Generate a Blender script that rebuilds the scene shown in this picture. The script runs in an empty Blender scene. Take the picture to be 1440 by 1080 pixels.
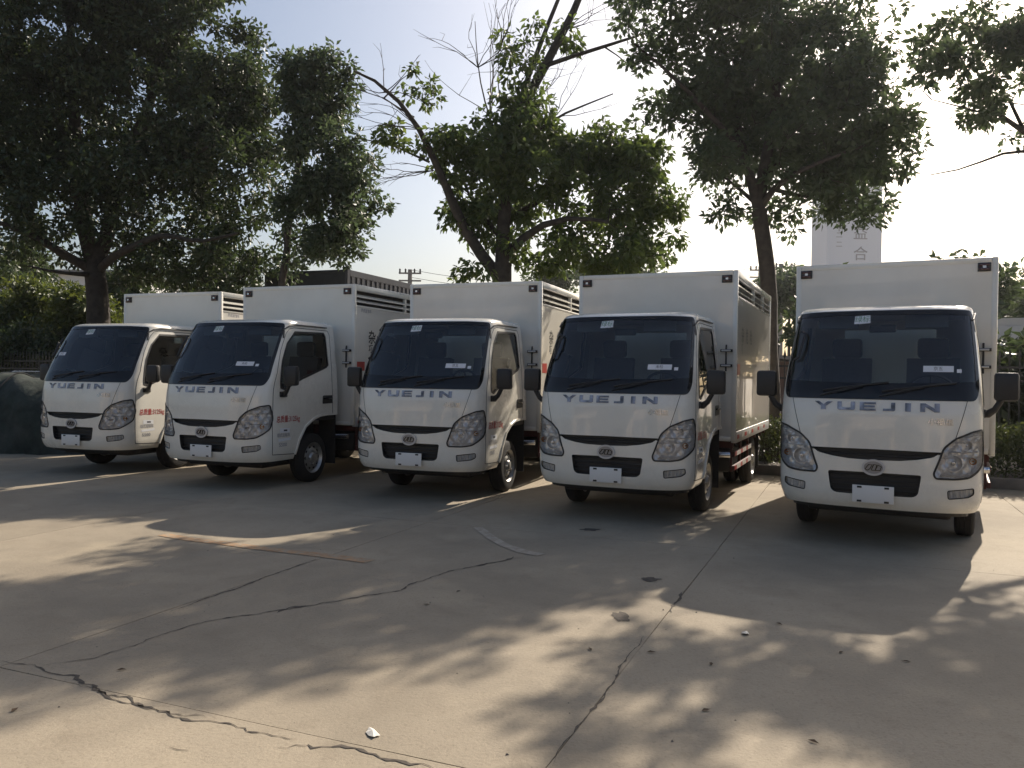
import bpy, bmesh, math, random
import numpy as np
from mathutils import Vector, Matrix
R = math.radians
sc = bpy.context.scene
col = sc.collection
rnd = random.Random(7)
rng = np.random.default_rng(11)

# ---------------------------------------------------------------- camera
F_PX, CAM_H, PITCH, ROLL = 1151.42, 1.42243, .010564, .0131056
cd = bpy.data.cameras.new('camera'); cam = bpy.data.objects.new('camera', cd); col.objects.link(cam)
cd.sensor_fit = 'HORIZONTAL'; cd.sensor_width = 36.0; cd.lens = 36.0 * F_PX / 1440.0
cd.clip_start = .05; cd.clip_end = 3000
cam.matrix_world = Matrix.Translation((0, 0, CAM_H)) @ Matrix.Rotation(math.pi / 2 - PITCH, 4, 'X') @ Matrix.Rotation(ROLL, 4, 'Z')
sc.camera = cam
# ---------------------------------------------------------------- sky, sun, exposure
SUN_AZ, SUN_EL = R(35.2), R(33.6)
w = bpy.data.worlds.new('World'); sc.world = w; w.use_nodes = True
nt = w.node_tree; bg = nt.nodes['Background']
sky = nt.nodes.new('ShaderNodeTexSky'); sky.sky_type = 'NISHITA'; sky.sun_disc = False
sky.sun_elevation = SUN_EL; sky.sun_rotation = SUN_AZ
sky.air_density = 1.0; sky.dust_density = 3.6; sky.ozone_density = 1.3; sky.altitude = 50
nt.links.new(sky.outputs[0], bg.inputs[0]); bg.inputs[1].default_value = 0.092
ld = bpy.data.lights.new('sun', 'SUN'); lo = bpy.data.objects.new('sun', ld); col.objects.link(lo)
ld.energy = 5.0; ld.angle = R(.55); ld.color = (1, .895, .76)
sd = Vector((math.sin(SUN_AZ) * math.cos(SUN_EL), math.cos(SUN_AZ) * math.cos(SUN_EL), math.sin(SUN_EL)))
lo.rotation_euler = (-sd).to_track_quat('-Z', 'Y').to_euler(); lo.location = (0, 0, 30)
sc.view_settings.view_transform = 'Standard'; sc.view_settings.look = 'None'
sc.view_settings.gamma = 1.0; sc.view_settings.use_curve_mapping = False
sc.view_settings.exposure = 0.5
sc.cycles.use_denoising = True
sc.cycles.max_bounces = 8; sc.cycles.transparent_max_bounces = 16
sc.cycles.caustics_reflective = False; sc.cycles.caustics_refractive = False

def ray(px, py):
    X, Y = px - 720, py - 540
    c, s = math.cos(ROLL), math.sin(ROLL)
    X, Y = X * c + Y * s, -X * s + Y * c
    a, b = X / F_PX, -Y / F_PX
    c, s = math.cos(PITCH), math.sin(PITCH)
    return (a, c + b * s, -s + b * c)
def at(px, py, depth):
    r = ray(px, py); t = depth / r[1]
    return Vector((r[0] * t, depth, CAM_H + r[2] * t))
def ground_at(px, py):
    r = ray(px, py); t = -CAM_H / r[2]
    return Vector((r[0] * t, r[1] * t, 0))

# ---------------------------------------------------------------- materials
M = {}
def pmat(name, color, rough=.5, metal=0.0, coat=0.0, noise=0.0, nscale=8.0, bump=0.0, bscale=60.0, spec=.5, dirt=None, dirt_scale=3.0, dirt_amt=.5, alpha=None, coat_rough=.03):
    m = bpy.data.materials.new(name); m.use_nodes = True
    t = m.node_tree; b = t.nodes['Principled BSDF']
    b.inputs['Base Color'].default_value = (*color, 1); b.inputs['Roughness'].default_value = rough
    b.inputs['Metallic'].default_value = metal; b.inputs['Coat Weight'].default_value = coat
    b.inputs['Coat Roughness'].default_value = coat_rough
    b.inputs['Specular IOR Level'].default_value = spec
    tc = t.nodes.new('ShaderNodeTexCoord')
    last = None
    if noise:
        n = t.nodes.new('ShaderNodeTexNoise'); n.inputs['Scale'].default_value = nscale; n.inputs['Detail'].default_value = 6
        t.links.new(tc.outputs['Object'], n.inputs['Vector'])
        mp = t.nodes.new('ShaderNodeMapRange'); mp.inputs['From Min'].default_value = .3; mp.inputs['From Max'].default_value = .7
        mp.inputs['To Min'].default_value = 1 - noise; mp.inputs['To Max'].default_value = 1 + noise
        t.links.new(n.outputs['Fac'], mp.inputs['Value'])
        mx = t.nodes.new('ShaderNodeVectorMath'); mx.operation = 'SCALE'
        mx.inputs[0].default_value = color; t.links.new(mp.outputs[0], mx.inputs['Scale'])
        last = mx.outputs[0]
    if dirt:
        n = t.nodes.new('ShaderNodeTexNoise'); n.noise_dimensions = '4D'; n.inputs['Scale'].default_value = dirt_scale; n.inputs['Detail'].default_value = 9; n.inputs['Roughness'].default_value = .65
        oi = t.nodes.new('ShaderNodeObjectInfo'); om = t.nodes.new('ShaderNodeMath'); om.operation = 'MULTIPLY'; om.inputs[1].default_value = 40
        t.links.new(oi.outputs['Random'], om.inputs[0]); t.links.new(om.outputs[0], n.inputs['W'])
        t.links.new(tc.outputs['Object'], n.inputs['Vector'])
        mp = t.nodes.new('ShaderNodeMapRange'); mp.inputs['From Min'].default_value = .45; mp.inputs['From Max'].default_value = .75
        mp.inputs['To Max'].default_value = dirt_amt
        t.links.new(n.outputs['Fac'], mp.inputs['Value'])
        mc = t.nodes.new('ShaderNodeMix'); mc.data_type = 'RGBA'
        t.links.new(mp.outputs[0], mc.inputs['Factor'])
        if last: t.links.new(last, mc.inputs['A'])
        else: mc.inputs['A'].default_value = (*color, 1)
        mc.inputs['B'].default_value = (*dirt, 1); last = mc.outputs['Result']
        mr = t.nodes.new('ShaderNodeMath'); mr.operation = 'MULTIPLY_ADD'; mr.inputs[1].default_value = .35; mr.inputs[2].default_value = rough
        t.links.new(mp.outputs[0], mr.inputs[0]); t.links.new(mr.outputs[0], b.inputs['Roughness'])
    if last: t.links.new(last, b.inputs['Base Color'])
    if bump:
        n = t.nodes.new('ShaderNodeTexNoise'); n.inputs['Scale'].default_value = bscale; n.inputs['Detail'].default_value = 5
        t.links.new(tc.outputs['Object'], n.inputs['Vector'])
        bp = t.nodes.new('ShaderNodeBump'); bp.inputs['Strength'].default_value = bump; bp.inputs['Distance'].default_value = .02
        t.links.new(n.outputs['Fac'], bp.inputs['Height']); t.links.new(bp.outputs[0], b.inputs['Normal'])
    M[name] = m
    return m
def glassmat(name, tint, rough=.0, ior=1.5):
    m = bpy.data.materials.new(name); m.use_nodes = True; t = m.node_tree
    t.nodes.remove(t.nodes['Principled BSDF']); out = t.nodes['Material Output']
    tr = t.nodes.new('ShaderNodeBsdfTransparent'); tr.inputs[0].default_value = (*tint, 1)
    gl = t.nodes.new('ShaderNodeBsdfGlossy'); gl.inputs['Roughness'].default_value = rough
    fr = t.nodes.new('ShaderNodeFresnel'); fr.inputs[0].default_value = ior
    mx = t.nodes.new('ShaderNodeMixShader')
    t.links.new(fr.outputs[0], mx.inputs[0]); t.links.new(tr.outputs[0], mx.inputs[1]); t.links.new(gl.outputs[0], mx.inputs[2])
    t.links.new(mx.outputs[0], out.inputs[0]); M[name] = m; return m
def leafmat(name, c1, c2, trans=.35, rough=.45):
    m = bpy.data.materials.new(name); m.use_nodes = True; t = m.node_tree
    b = t.nodes['Principled BSDF']; out = t.nodes['Material Output']
    at_ = t.nodes.new('ShaderNodeAttribute'); at_.attribute_name = 'tint'
    mc = t.nodes.new('ShaderNodeMix'); mc.data_type = 'RGBA'
    mc.inputs['A'].default_value = (*c1, 1); mc.inputs['B'].default_value = (*c2, 1)
    t.links.new(at_.outputs['Fac'], mc.inputs['Factor'])
    t.links.new(mc.outputs['Result'], b.inputs['Base Color']); b.inputs['Roughness'].default_value = rough
    tl = t.nodes.new('ShaderNodeBsdfTranslucent')
    hs = t.nodes.new('ShaderNodeHueSaturation'); hs.inputs['Saturation'].default_value = 1.15; hs.inputs['Value'].default_value = 1.5; hs.inputs['Hue'].default_value = .48
    t.links.new(mc.outputs['Result'], hs.inputs['Color']); t.links.new(hs.outputs[0], tl.inputs[0])
    ms = t.nodes.new('ShaderNodeMixShader'); ms.inputs[0].default_value = trans
    t.links.new(b.outputs[0], ms.inputs[1]); t.links.new(tl.outputs[0], ms.inputs[2]); t.links.new(ms.outputs[0], out.inputs[0])
    M[name] = m; return m

pmat('paint_white', (.83, .80, .715), .24, coat=.8, noise=.02, nscale=2.5, dirt=(.45, .40, .31), dirt_scale=2.2, dirt_amt=.32)
pmat('box_panel', (.81, .78, .705), .20, coat=.85, noise=.015, nscale=1.2, dirt=(.45, .40, .33), dirt_scale=1.6, dirt_amt=.25, bump=.03, bscale=2.2, coat_rough=.02)
pmat('alu_trim', (.70, .70, .69), .33, metal=.35, noise=.05, nscale=9)
pmat('black_plastic', (.016, .016, .017), .48, noise=.15, nscale=20)
pmat('black_gloss', (.008, .008, .009), .12)
pmat('gap_black', (.012, .012, .012), .8)
pmat('interior', (.035, .036, .04), .75, noise=.1)
pmat('interior_trim', (.22, .22, .215), .8, noise=.08)
pmat('seat_fabric', (.035, .037, .045), .9, noise=.15, nscale=40)
pmat('chrome', (.82, .82, .83), .07, metal=1.0)
pmat('chrome_soft', (.66, .67, .69), .22, metal=1.0, noise=.1)
pmat('chrome_dark', (.24, .23, .25), .25, metal=.6, noise=.8, nscale=16)  # dark and bright mottle stands in for reflections in the chrome letters
pmat('emblem_bright', (.55, .55, .56), .35, metal=.3)
pmat('emblem_grey', (.30, .30, .31), .3, metal=.2)
pmat('lamp_amber', (.55, .22, .05), .25)
pmat('rubber', (.016, .015, .015), .8, noise=.25, nscale=30, dirt=(.07, .06, .05), dirt_scale=6, dirt_amt=.4)
pmat('steel_rim', (.48, .48, .47), .38, metal=.75, noise=.1, dirt=(.10, .08, .06), dirt_scale=7, dirt_amt=.6)
pmat('chassis', (.020, .018, .017), .6, noise=.3, dirt=(.09, .07, .055), dirt_scale=4, dirt_amt=.5)
pmat('chassis_red', (.085, .018, .016), .5, noise=.2, dirt=(.08, .06, .05), dirt_scale=4, dirt_amt=.5)
pmat('tape_white', (.75, .75, .73), .3)
pmat('tape_red', (.45, .03, .025), .3)
pmat('lens_red', (.05, .012, .012), .12, coat=.5)
pmat('reflector_silver', (.88, .88, .89), .22, metal=.3, noise=.15, nscale=45, coat=.6)
pmat('paper', (.75, .76, .78), .7)
pmat('ink_green', (.05, .22, .10), .7)
pmat('ink_dark', (.05, .05, .07), .7)
pmat('ink_black', (.015, .014, .014), .5)
pmat('ink_red', (.42, .05, .045), .5)
pmat('ink_grey', (.30, .30, .33), .6)
pmat('plate_white', (.78, .77, .74), .4)
glassmat('windshield_glass', (.70, .76, .76), .0, 1.85)
glassmat('side_glass', (.84, .87, .87))
glassmat('lens_clear', (.93, .94, .95))

# concrete: base colour with broad stains, grit and fine relief
def concrete(name, base, seed):
    m = bpy.data.materials.new(name); m.use_nodes = True; t = m.node_tree; b = t.nodes['Principled BSDF']
    geo = t.nodes.new('ShaderNodeNewGeometry')
    def noise(scale, detail=6, rough=.6, dist=0.0):
        n = t.nodes.new('ShaderNodeTexNoise'); n.inputs['Scale'].default_value = scale; n.inputs['Detail'].default_value = detail
        n.inputs['Roughness'].default_value = rough; n.inputs['Distortion'].default_value = dist
        t.links.new(geo.outputs['Position'], n.inputs['Vector']); return n.outputs['Fac']
    def ramp(f, a, bb, lo, hi):
        mp = t.nodes.new('ShaderNodeMapRange'); mp.inputs['From Min'].default_value = a; mp.inputs['From Max'].default_value = bb
        mp.inputs['To Min'].default_value = lo; mp.inputs['To Max'].default_value = hi; t.links.new(f, mp.inputs['Value']); return mp.outputs[0]
    def mixc(f, A, B):
        mc = t.nodes.new('ShaderNodeMix'); mc.data_type = 'RGBA'; t.links.new(f, mc.inputs['Factor'])
        if isinstance(A, tuple): mc.inputs['A'].default_value = (*A, 1)
        else: t.links.new(A, mc.inputs['A'])
        mc.inputs['B'].default_value = (*B, 1); return mc.outputs['Result']
    c = mixc(ramp(noise(.55, 7, .6, .4), .38, .62, 0, .9), base, tuple(x * .70 for x in base))
    c = mixc(ramp(noise(2.7, 8, .65, .8), .52, .74, 0, .55), c, (base[0] * .62, base[1] * .60, base[2] * .58))
    c = mixc(ramp(noise(1.3, 5, .5), .56, .72, 0, .5), c, (min(1, base[0] * 1.18), base[1] * 1.17, base[2] * 1.12))
    c = mixc(ramp(noise(16, 6, .75), .55, .75, 0, .6), c, (base[0] * .60, base[1] * .57, base[2] * .54))
    c = mixc(ramp(noise(60, 4, .7), .54, .72, 0, .75), c, (base[0] * .50, base[1] * .48, base[2] * .46))
    c = mixc(ramp(noise(120, 2, .6), .60, .72, 0, .5), c, (base[0] * 1.25, base[1] * 1.22, base[2] * 1.15))
    oi = t.nodes.new('ShaderNodeObjectInfo'); hs = t.nodes.new('ShaderNodeHueSaturation')
    t.links.new(ramp(oi.outputs['Random'], 0, 1, .93, 1.07), hs.inputs['Value']); t.links.new(c, hs.inputs['Color'])
    t.links.new(hs.outputs[0], b.inputs['Base Color']); b.inputs['Roughness'].default_value = .88
    bp = t.nodes.new('ShaderNodeBump'); bp.inputs['Strength'].default_value = .35; bp.inputs['Distance'].default_value = .012
    ad = t.nodes.new('ShaderNodeMath'); ad.operation = 'ADD'
    t.links.new(noise(55, 5, .7), ad.inputs[0]); t.links.new(ramp(noise(3, 4, .5), 0, 1, 0, 1.5), ad.inputs[1])
    t.links.new(ad.outputs[0], bp.inputs['Height']); t.links.new(bp.outputs[0], b.inputs['Normal'])
    M[name] = m
concrete('concrete', (.355, .297, .215), 0)
pmat('joint_dirt', (.20, .16, .12), .95, noise=.3, nscale=30)
pmat('crack_dark', (.085, .070, .055), .95, noise=.3, nscale=40)
pmat('paint_orange', (.39, .235, .125), .85, noise=.2, nscale=12, dirt=(.34, .28, .20), dirt_scale=16, dirt_amt=2.4)
pmat('paint_pale', (.41, .35, .275), .85, noise=.15, nscale=12, dirt=(.33, .27, .20), dirt_scale=14, dirt_amt=1.6)
pmat('bark', (.042, .034, .027), .95, noise=.4, nscale=9, bump=.6, bscale=22)
pmat('bark_pale', (.13, .11, .095), .95, noise=.3, nscale=9, bump=.4, bscale=22)
leafmat('leaf_dark', (.028, .046, .020), (.060, .086, .034), .34)
leafmat('leaf_mid', (.040, .070, .024), (.105, .145, .044), .48)
leafmat('leaf_cool', (.038, .060, .032), (.078, .108, .052), .46)
leafmat('leaf_bright', (.042, .066, .020), (.115, .14, .036), .38)
leafmat('leaf_hedge', (.035, .055, .018), (.12, .14, .045), .25)
pmat('fence_iron', (.012, .012, .013), .5)
pmat('net_green', (.022, .033, .026), .9, noise=.35, nscale=5, bump=.9, bscale=9, dirt=(.11, .11, .10), dirt_scale=1.6, dirt_amt=.7)
pmat('kerb_stone', (.22, .19, .16), .9, noise=.2, nscale=6)
pmat('soil', (.07, .052, .038), .95, noise=.3, nscale=6)
pmat('wall_white', (.58, .58, .58), .8, noise=.05, nscale=.6)
pmat('tower_white', (.64, .67, .74), .7, noise=.02, nscale=.3)
pmat('window_dark', (.05, .06, .09), .2)
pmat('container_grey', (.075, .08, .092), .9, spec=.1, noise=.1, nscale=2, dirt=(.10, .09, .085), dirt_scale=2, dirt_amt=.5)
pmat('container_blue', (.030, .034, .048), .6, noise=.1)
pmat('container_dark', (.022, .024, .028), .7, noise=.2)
pmat('brick_brown', (.13, .075, .058), .9, noise=.2, nscale=5)
pmat('roof_sheet', (.20, .19, .19), .6, noise=.1)
pmat('pole_concrete', (.20, .19, .18), .9, noise=.1)
pmat('litter_white', (.70, .66, .58), .8)
pmat('leaf_litter', (.09, .055, .03), .9)

# ---------------------------------------------------------------- helpers
def link(o, parent=None):
    col.objects.link(o)
    if parent: o.parent = parent
    return o
def tag(o, label=None, cat=None, group=None, kind=None):
    if label: o['label'] = label
    if cat: o['category'] = cat
    if group: o['group'] = group
    if kind: o['kind'] = kind
    return o
def empty(name, loc=(0, 0, 0), rz=0):
    o = bpy.data.objects.new(name, None); link(o); o.location = loc; o.rotation_euler.z = rz; o.empty_display_size = .2
    return o
def from_arrays(name, V, Fq, mat, parent=None, smooth=False, tint=None):
    me = bpy.data.meshes.new(name)
    me.from_pydata([tuple(v) for v in V] if not isinstance(V, np.ndarray) else V.tolist(), [], Fq if not isinstance(Fq, np.ndarray) else Fq.tolist())
    if mat: me.materials.append(M[mat] if isinstance(mat, str) else mat)
    if smooth: me.polygons.foreach_set('use_smooth', [True] * len(me.polygons))
    me.update()
    return link(bpy.data.objects.new(name, me), parent)
class MB:
    def __init__(s): s.v = []; s.f = []
    def add(s, vs, fs):
        b = len(s.v); s.v += [tuple(v) for v in vs]; s.f += [tuple(b + i for i in f) for f in fs]; return s
    def box(s, x0, x1, y0, y1, z0, z1, bev=0.0):
        if bev:
            bm = bmesh.new(); bmesh.ops.create_cube(bm, size=1)
            bmesh.ops.scale(bm, vec=(x1 - x0, y1 - y0, z1 - z0), verts=bm.verts)
            bmesh.ops.translate(bm, vec=((x0 + x1) / 2, (y0 + y1) / 2, (z0 + z1) / 2), verts=bm.verts)
            bmesh.ops.bevel(bm, geom=bm.edges[:], offset=bev, segments=2, affect='EDGES', profile=.5)
            bm.verts.ensure_lookup_table(); bm.verts.index_update()
            s.add([v.co[:] for v in bm.verts], [[v.index for v in f.verts] for f in bm.faces]); bm.free(); return s
        return s.add([(x, y, z) for z in (z0, z1) for y in (y0, y1) for x in (x0, x1)],
                     [(0, 2, 3, 1), (4, 5, 7, 6), (0, 1, 5, 4), (2, 6, 7, 3), (0, 4, 6, 2), (1, 3, 7, 5)])
    def tube(s, pts, rad, n=8, cap=True):
        pts = [Vector(p) for p in pts]; k = len(pts)
        rad = rad if isinstance(rad, (list, tuple)) else [rad] * k
        base = len(s.v); up = None
        for i, p in enumerate(pts):
            d = (pts[min(i + 1, k - 1)] - pts[max(i - 1, 0)]).normalized()
            if up is None: up = d.orthogonal().normalized()
            up = (up - d * up.dot(d)).normalized(); q = d.cross(up)
            for j in range(n):
                a = 2 * math.pi * j / n; s.v.append(tuple(p + (up * math.cos(a) + q * math.sin(a)) * rad[i]))
        for i in range(k - 1):
            for j in range(n):
                a = base + i * n + j; b = base + i * n + (j + 1) % n; s.f.append((a, b, b + n, a + n))
        if cap: s.f.append(tuple(base + j for j in range(n))[::-1]); s.f.append(tuple(base + (k - 1) * n + j for j in range(n)))
        return s
    def lathe(s, prof, n, origin=(0, 0, 0), axis='X', flip=1):
        # prof: list of (along-axis, radius)
        base = len(s.v); ox, oy, oz = origin
        for (a, r) in prof:
            for j in range(n):
                t = 2 * math.pi * j / n; c, q = r * math.cos(t), r * math.sin(t)
                if axis == 'X': s.v.append((ox + a * flip, oy + c, oz + q))
                elif axis == 'Y': s.v.append((ox + c, oy + a * flip, oz + q))
                else: s.v.append((ox + c, oy + q, oz + a * flip))
        for i in range(len(prof) - 1):
            for j in range(n):
                a = base + i * n + j; b = base + i * n + (j + 1) % n; s.f.append((a, b, b + n, a + n))
        return s
    def prism(s, poly, axis, a0, a1):
        # polygon of 2D points extruded along axis
        n = len(poly)
        def p3(p, a):
            return {'X': (a, p[0], p[1]), 'Y': (p[0], a, p[1]), 'Z': (p[0], p[1], a)}[axis]
        return s.add([p3(p, a0) for p in poly] + [p3(p, a1) for p in poly],
                     [tuple(range(n))[::-1], tuple(range(n, 2 * n))] + [(i, (i + 1) % n, n + (i + 1) % n, n + i) for i in range(n)])
    def build(s, name, mat, parent=None, smooth=False, fix=True):
        o = from_arrays(name, s.v, s.f, mat, parent, False)
        bm = bmesh.new(); bm.from_mesh(o.data)
        if fix: bmesh.ops.recalc_face_normals(bm, faces=bm.faces)
        bm.to_mesh(o.data); bm.free()
        if smooth: auto_smooth(o.data)
        return o
def auto_smooth(me, ang=38):
    me.polygons.foreach_set('use_smooth', [True] * len(me.polygons))
    bm = bmesh.new(); bm.from_mesh(me)
    for e in bm.edges:
        if len(e.link_faces) == 2 and e.calc_face_angle(0) > R(ang): e.smooth = False
    bm.to_mesh(me); bm.free()
def text_mesh(body, size=1.0, extrude=0.0, align='CENTER', bold=0.0):
    cu = bpy.data.curves.new('t', 'FONT'); cu.body = body; cu.size = size; cu.extrude = extrude; cu.align_x = align; cu.align_y = 'CENTER'
    cu.resolution_u = 2; cu.offset = bold * size
    o = bpy.data.objects.new('t', cu); col.objects.link(o)
    bpy.context.view_layer.update()
    me = bpy.data.meshes.new_from_object(o.evaluated_get(bpy.context.evaluated_depsgraph_get()))
    V = [v.co[:] for v in me.vertices]; Fc = [tuple(p.vertices) for p in me.polygons]
    bpy.data.objects.remove(o); bpy.data.curves.remove(cu); bpy.data.meshes.remove(me)
    return V, Fc
def children(o): return list(o.children)
def copy_tree(o, parent=None):
    c = o.copy(); col.objects.link(c); c.parent = parent
    if parent is not None: c.matrix_parent_inverse = o.matrix_parent_inverse.copy()
    for ch in children(o): copy_tree(ch, c)
    return c

# ================================================================ GROUND
TH = R(22.5)
EX = Vector((math.cos(TH), -math.sin(TH), 0)); EY = Vector((math.sin(TH), math.cos(TH), 0))   # along the row / along the trucks
def g2(p, q, z=0.0): return EX * p + EY * q + Vector((0, 0, z))
ground = from_arrays('ground', [(-900, -300, -.014), (900, -300, -.014), (900, 1500, -.014), (-900, 1500, -.014)], [(0, 1, 2, 3)], 'concrete')
tag(ground, kind='structure')
pC = ground_at(870, 950).dot(EX); qB = ground_at(330, 1010).dot(EY); pD = ground_at(342, 822).dot(EX)
DP = pC - pD; DQ = 4.3
def slab(p0, p1, q0, q1, seed):
    r = random.Random(seed); g = .0025
    per = []
    def edge(a, b, n):
        return [(a[0] + (b[0] - a[0]) * i / n, a[1] + (b[1] - a[1]) * i / n) for i in range(n)]
    cs = [(p0 + g, q0 + g), (p1 - g, q0 + g), (p1 - g, q1 - g), (p0 + g, q1 - g)]
    for i in range(4): per += edge(cs[i], cs[(i + 1) % 4], 6)
    per = [(a + r.uniform(-.003, .003), b + r.uniform(-.003, .003)) for a, b in per]
    n = len(per); zt = 0.0
    V = [tuple(g2(a, b, zt)) for a, b in per] + [tuple(g2(a, b, -.013)) for a, b in per]
    o = from_arrays('slab', V, [tuple(range(n))] + [(i, n + i, n + (i + 1) % n, (i + 1) % n) for i in range(n)], 'concrete', ground)
k = 0
for i in range(-6, 6):
    for j in range(-2, 5):
        k += 1
        p0 = pC + i * DP; q0 = qB + j * DQ
        c = g2(p0 + DP / 2, q0 + DQ / 2)
        if c.y < -2 or abs(c.x) > 11 + .35 * c.y: continue
        slab(p0, p0 + DP, q0, q0 + DQ, k)
jb = from_arrays('joint_fill', [tuple(g2(pC - 6.2 * DP, qB - 2.2 * DQ, -.0085)), tuple(g2(pC + 6.2 * DP, qB - 2.2 * DQ, -.0085)), tuple(g2(pC + 6.2 * DP, qB + 5 * DQ, -.0085)), tuple(g2(pC - 6.2 * DP, qB + 5 * DQ, -.0085))], [(0, 1, 2, 3)], 'joint_dirt', ground)
def crack(pix, wid, seed, jit=.02, z=.0025):
    r = random.Random(seed); pts = []; walk = 0.0
    P = [ground_at(*p) for p in pix]
    for a, b in zip(P[:-1], P[1:]):
        n = max(2, int((b - a).length / .03))
        for i in range(n):
            t = i / n; d = (b - a).normalized(); s = Vector((-d.y, d.x, 0))
            walk = walk * .82 + r.gauss(0, jit * .42)
            pts.append(a + (b - a) * t + s * walk)
    pts.append(P[-1]); V = []; Fc = []
    n = len(pts)
    for i, p in enumerate(pts):
        d = (pts[min(i + 1, n - 1)] - pts[max(i - 1, 0)]).normalized(); s = Vector((-d.y, d.x, 0))
        wv = wid * (.25 + 1.1 * r.random() ** 2) * min(1, .15 + 4 * min(i, n - 1 - i) / n)
        V += [tuple(p + s * wv + Vector((0, 0, z))), tuple(p - s * wv + Vector((0, 0, z)))]
        if i: Fc.append((2 * i - 2, 2 * i - 1, 2 * i + 1, 2 * i))
    from_arrays('crack', V, Fc, 'crack_dark', ground)
crack([(60, 938), (130, 925), (290, 875), (400, 858), (470, 846), (560, 830), (620, 805), (700, 790), (735, 783)], .008, 1)
crack([(670, 797), (700, 790), (722, 783)], .018, 2)
crack([(390, 862), (408, 855), (430, 852)], .014, 3)
crack([(0, 930), (60, 942), (120, 962), (180, 985), (240, 1005), (310, 1016), (345, 1030), (412, 1040)], .009, 4, .03)
crack([(390, 1050), (440, 1042), (500, 1052), (560, 1068), (620, 1086)], .008, 5, .03)
crack([(110, 960), (200, 990), (215, 998), (290, 1010)], .006, 6, .03)
crack([(240, 860), (330, 828), (445, 786)], .009, 7, .012)
crack([(945, 862), (955, 845), (962, 832)], .012, 8, .012)
crack([(775, 1078), (800, 1040), (860, 960), (905, 895)], .006, 9, .010)
crack([(240, 1050), (265, 1056)], .008, 10)
def blot(px, py, rx, ry, mat, name, z, seed):
    r = random.Random(seed); c = ground_at(px, py); n = 22; V = [tuple(c + Vector((0, 0, z)))]
    for i in range(n):
        a = 2 * math.pi * i / n; q = .7 + .5 * r.random()
        V.append(tuple(c + Vector((math.cos(a) * rx * q, math.sin(a) * ry * q, z))))
    from_arrays(name, V, [(0, 1 + i, 1 + (i + 1) % n) for i in range(n)], mat, ground)
blot(830, 745, .10, .06, 'crack_dark', 'oil_stain', .003, 1); blot(915, 815, .07, .06, 'crack_dark', 'oil_stain', .003, 2)
blot(873, 868, .05, .10, 'crack_dark', 'oil_stain', .003, 5)
def strip(name, pix, wid, mat, z=.004, seed=0):
    r = random.Random(seed); P = [ground_at(*p) for p in pix]; V = []; Fc = []
    for i, p in enumerate(P):
        d = (P[min(i + 1, len(P) - 1)] - P[max(i - 1, 0)]).normalized(); s = Vector((-d.y, d.x, 0)) * wid / 2
        V += [tuple(p + s * r.uniform(.75, 1.1) + Vector((0, 0, z))), tuple(p - s * r.uniform(.75, 1.1) + Vector((0, 0, z)))]
        if i: Fc.append((2 * i - 2, 2 * i - 1, 2 * i + 1, 2 * i))
    from_arrays(name, V, Fc, mat, ground)
strip('painted_line', [(230, 752), (270, 759), (310, 764), (360, 770), (405, 776), (450, 781), (520, 790)], .13, 'paint_orange', seed=3)
strip('painted_line', [(672, 742), (690, 756), (710, 767), (735, 776), (760, 781)], .11, 'paint_pale', seed=4)

# ================================================================ TRUCK
yd, YB = .42, 1.66
PZ = [.34, .38, .45, .55, .75, .83, 1.0, 1.15, 1.29, 1.5, 1.75, 1.95, 2.04]
PY = [.055, .028, .008, 0, 0, .006, .014, .028, .055, .155, .305, .435, .5]
PW = [.765, .787, .803, .81, .81, .81, .81, .807, .80, .785, .758, .733, .718]
_z = np.linspace(.34, 2.04, 341)
def _smooth(a):
    y = np.interp(_z, PZ, a); k = np.hanning(17); k /= k.sum()
    return np.convolve(np.pad(y, 8, mode='reflect', reflect_type='odd'), k, 'valid')
_py, _pw = _smooth(PY), _smooth(PW)
th = np.linspace(0, math.pi / 2, 3000)
_X = np.sin(th) ** (2 / 3); _Y = yd * (1 - np.cos(th) ** (2 / 3))
_X = np.concatenate([_X, np.ones(200)]); _Y = np.concatenate([_Y, np.linspace(yd, YB, 201)[1:]])
_U = np.concatenate([[0], np.cumsum(np.hypot(np.diff(_X * .81), np.diff(_Y)))])
UM = float(_U[-1])
def prof(z): return np.interp(z, _z, _py), np.interp(z, _z, _pw)
def surf(u, z):
    u = np.asarray(u, float); z = np.asarray(z, float); yc, wv = prof(z); s = np.sign(u); a = np.abs(u)
    return np.stack([s * wv * np.interp(a, _U, _X), yc + np.interp(a, _U, _Y) * (1 - yc / YB), z], -1)
def surf_off(u, z, off):
    u = np.asarray(u, float); z = np.asarray(z, float); e = .004
    du = surf(np.clip(u + e, -UM, UM), z) - surf(np.clip(u - e, -UM, UM), z); dz = surf(u, np.minimum(z + e, 2.04)) - surf(u, np.maximum(z - e, .34))
    n = np.cross(du, dz); n /= np.linalg.norm(n, axis=-1, keepdims=True)
    return surf(u, z) + n * np.asarray(off)[..., None] if np.ndim(off) else surf(u, z) + n * off
def fx(x, z):                       # front coordinate -> u
    _, wv = prof(z); X = np.clip(abs(x) / wv, 0, .9999)
    return float(np.sign(x) * np.interp(X, _X[:3000], _U[:3000]))
def sy(y, z, side=1):               # side coordinate -> u
    yc, _ = prof(z); return float(side * np.interp((y - yc) / (1 - yc / YB), _Y, _U))
def FP(pts): return [(fx(x, z), z) for x, z in pts]
def SP(pts, side=1): return [(sy(y, z, side), z) for y, z in pts]
def mirx(pts): return [(-a, b) for a, b in pts][::-1]
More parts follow.
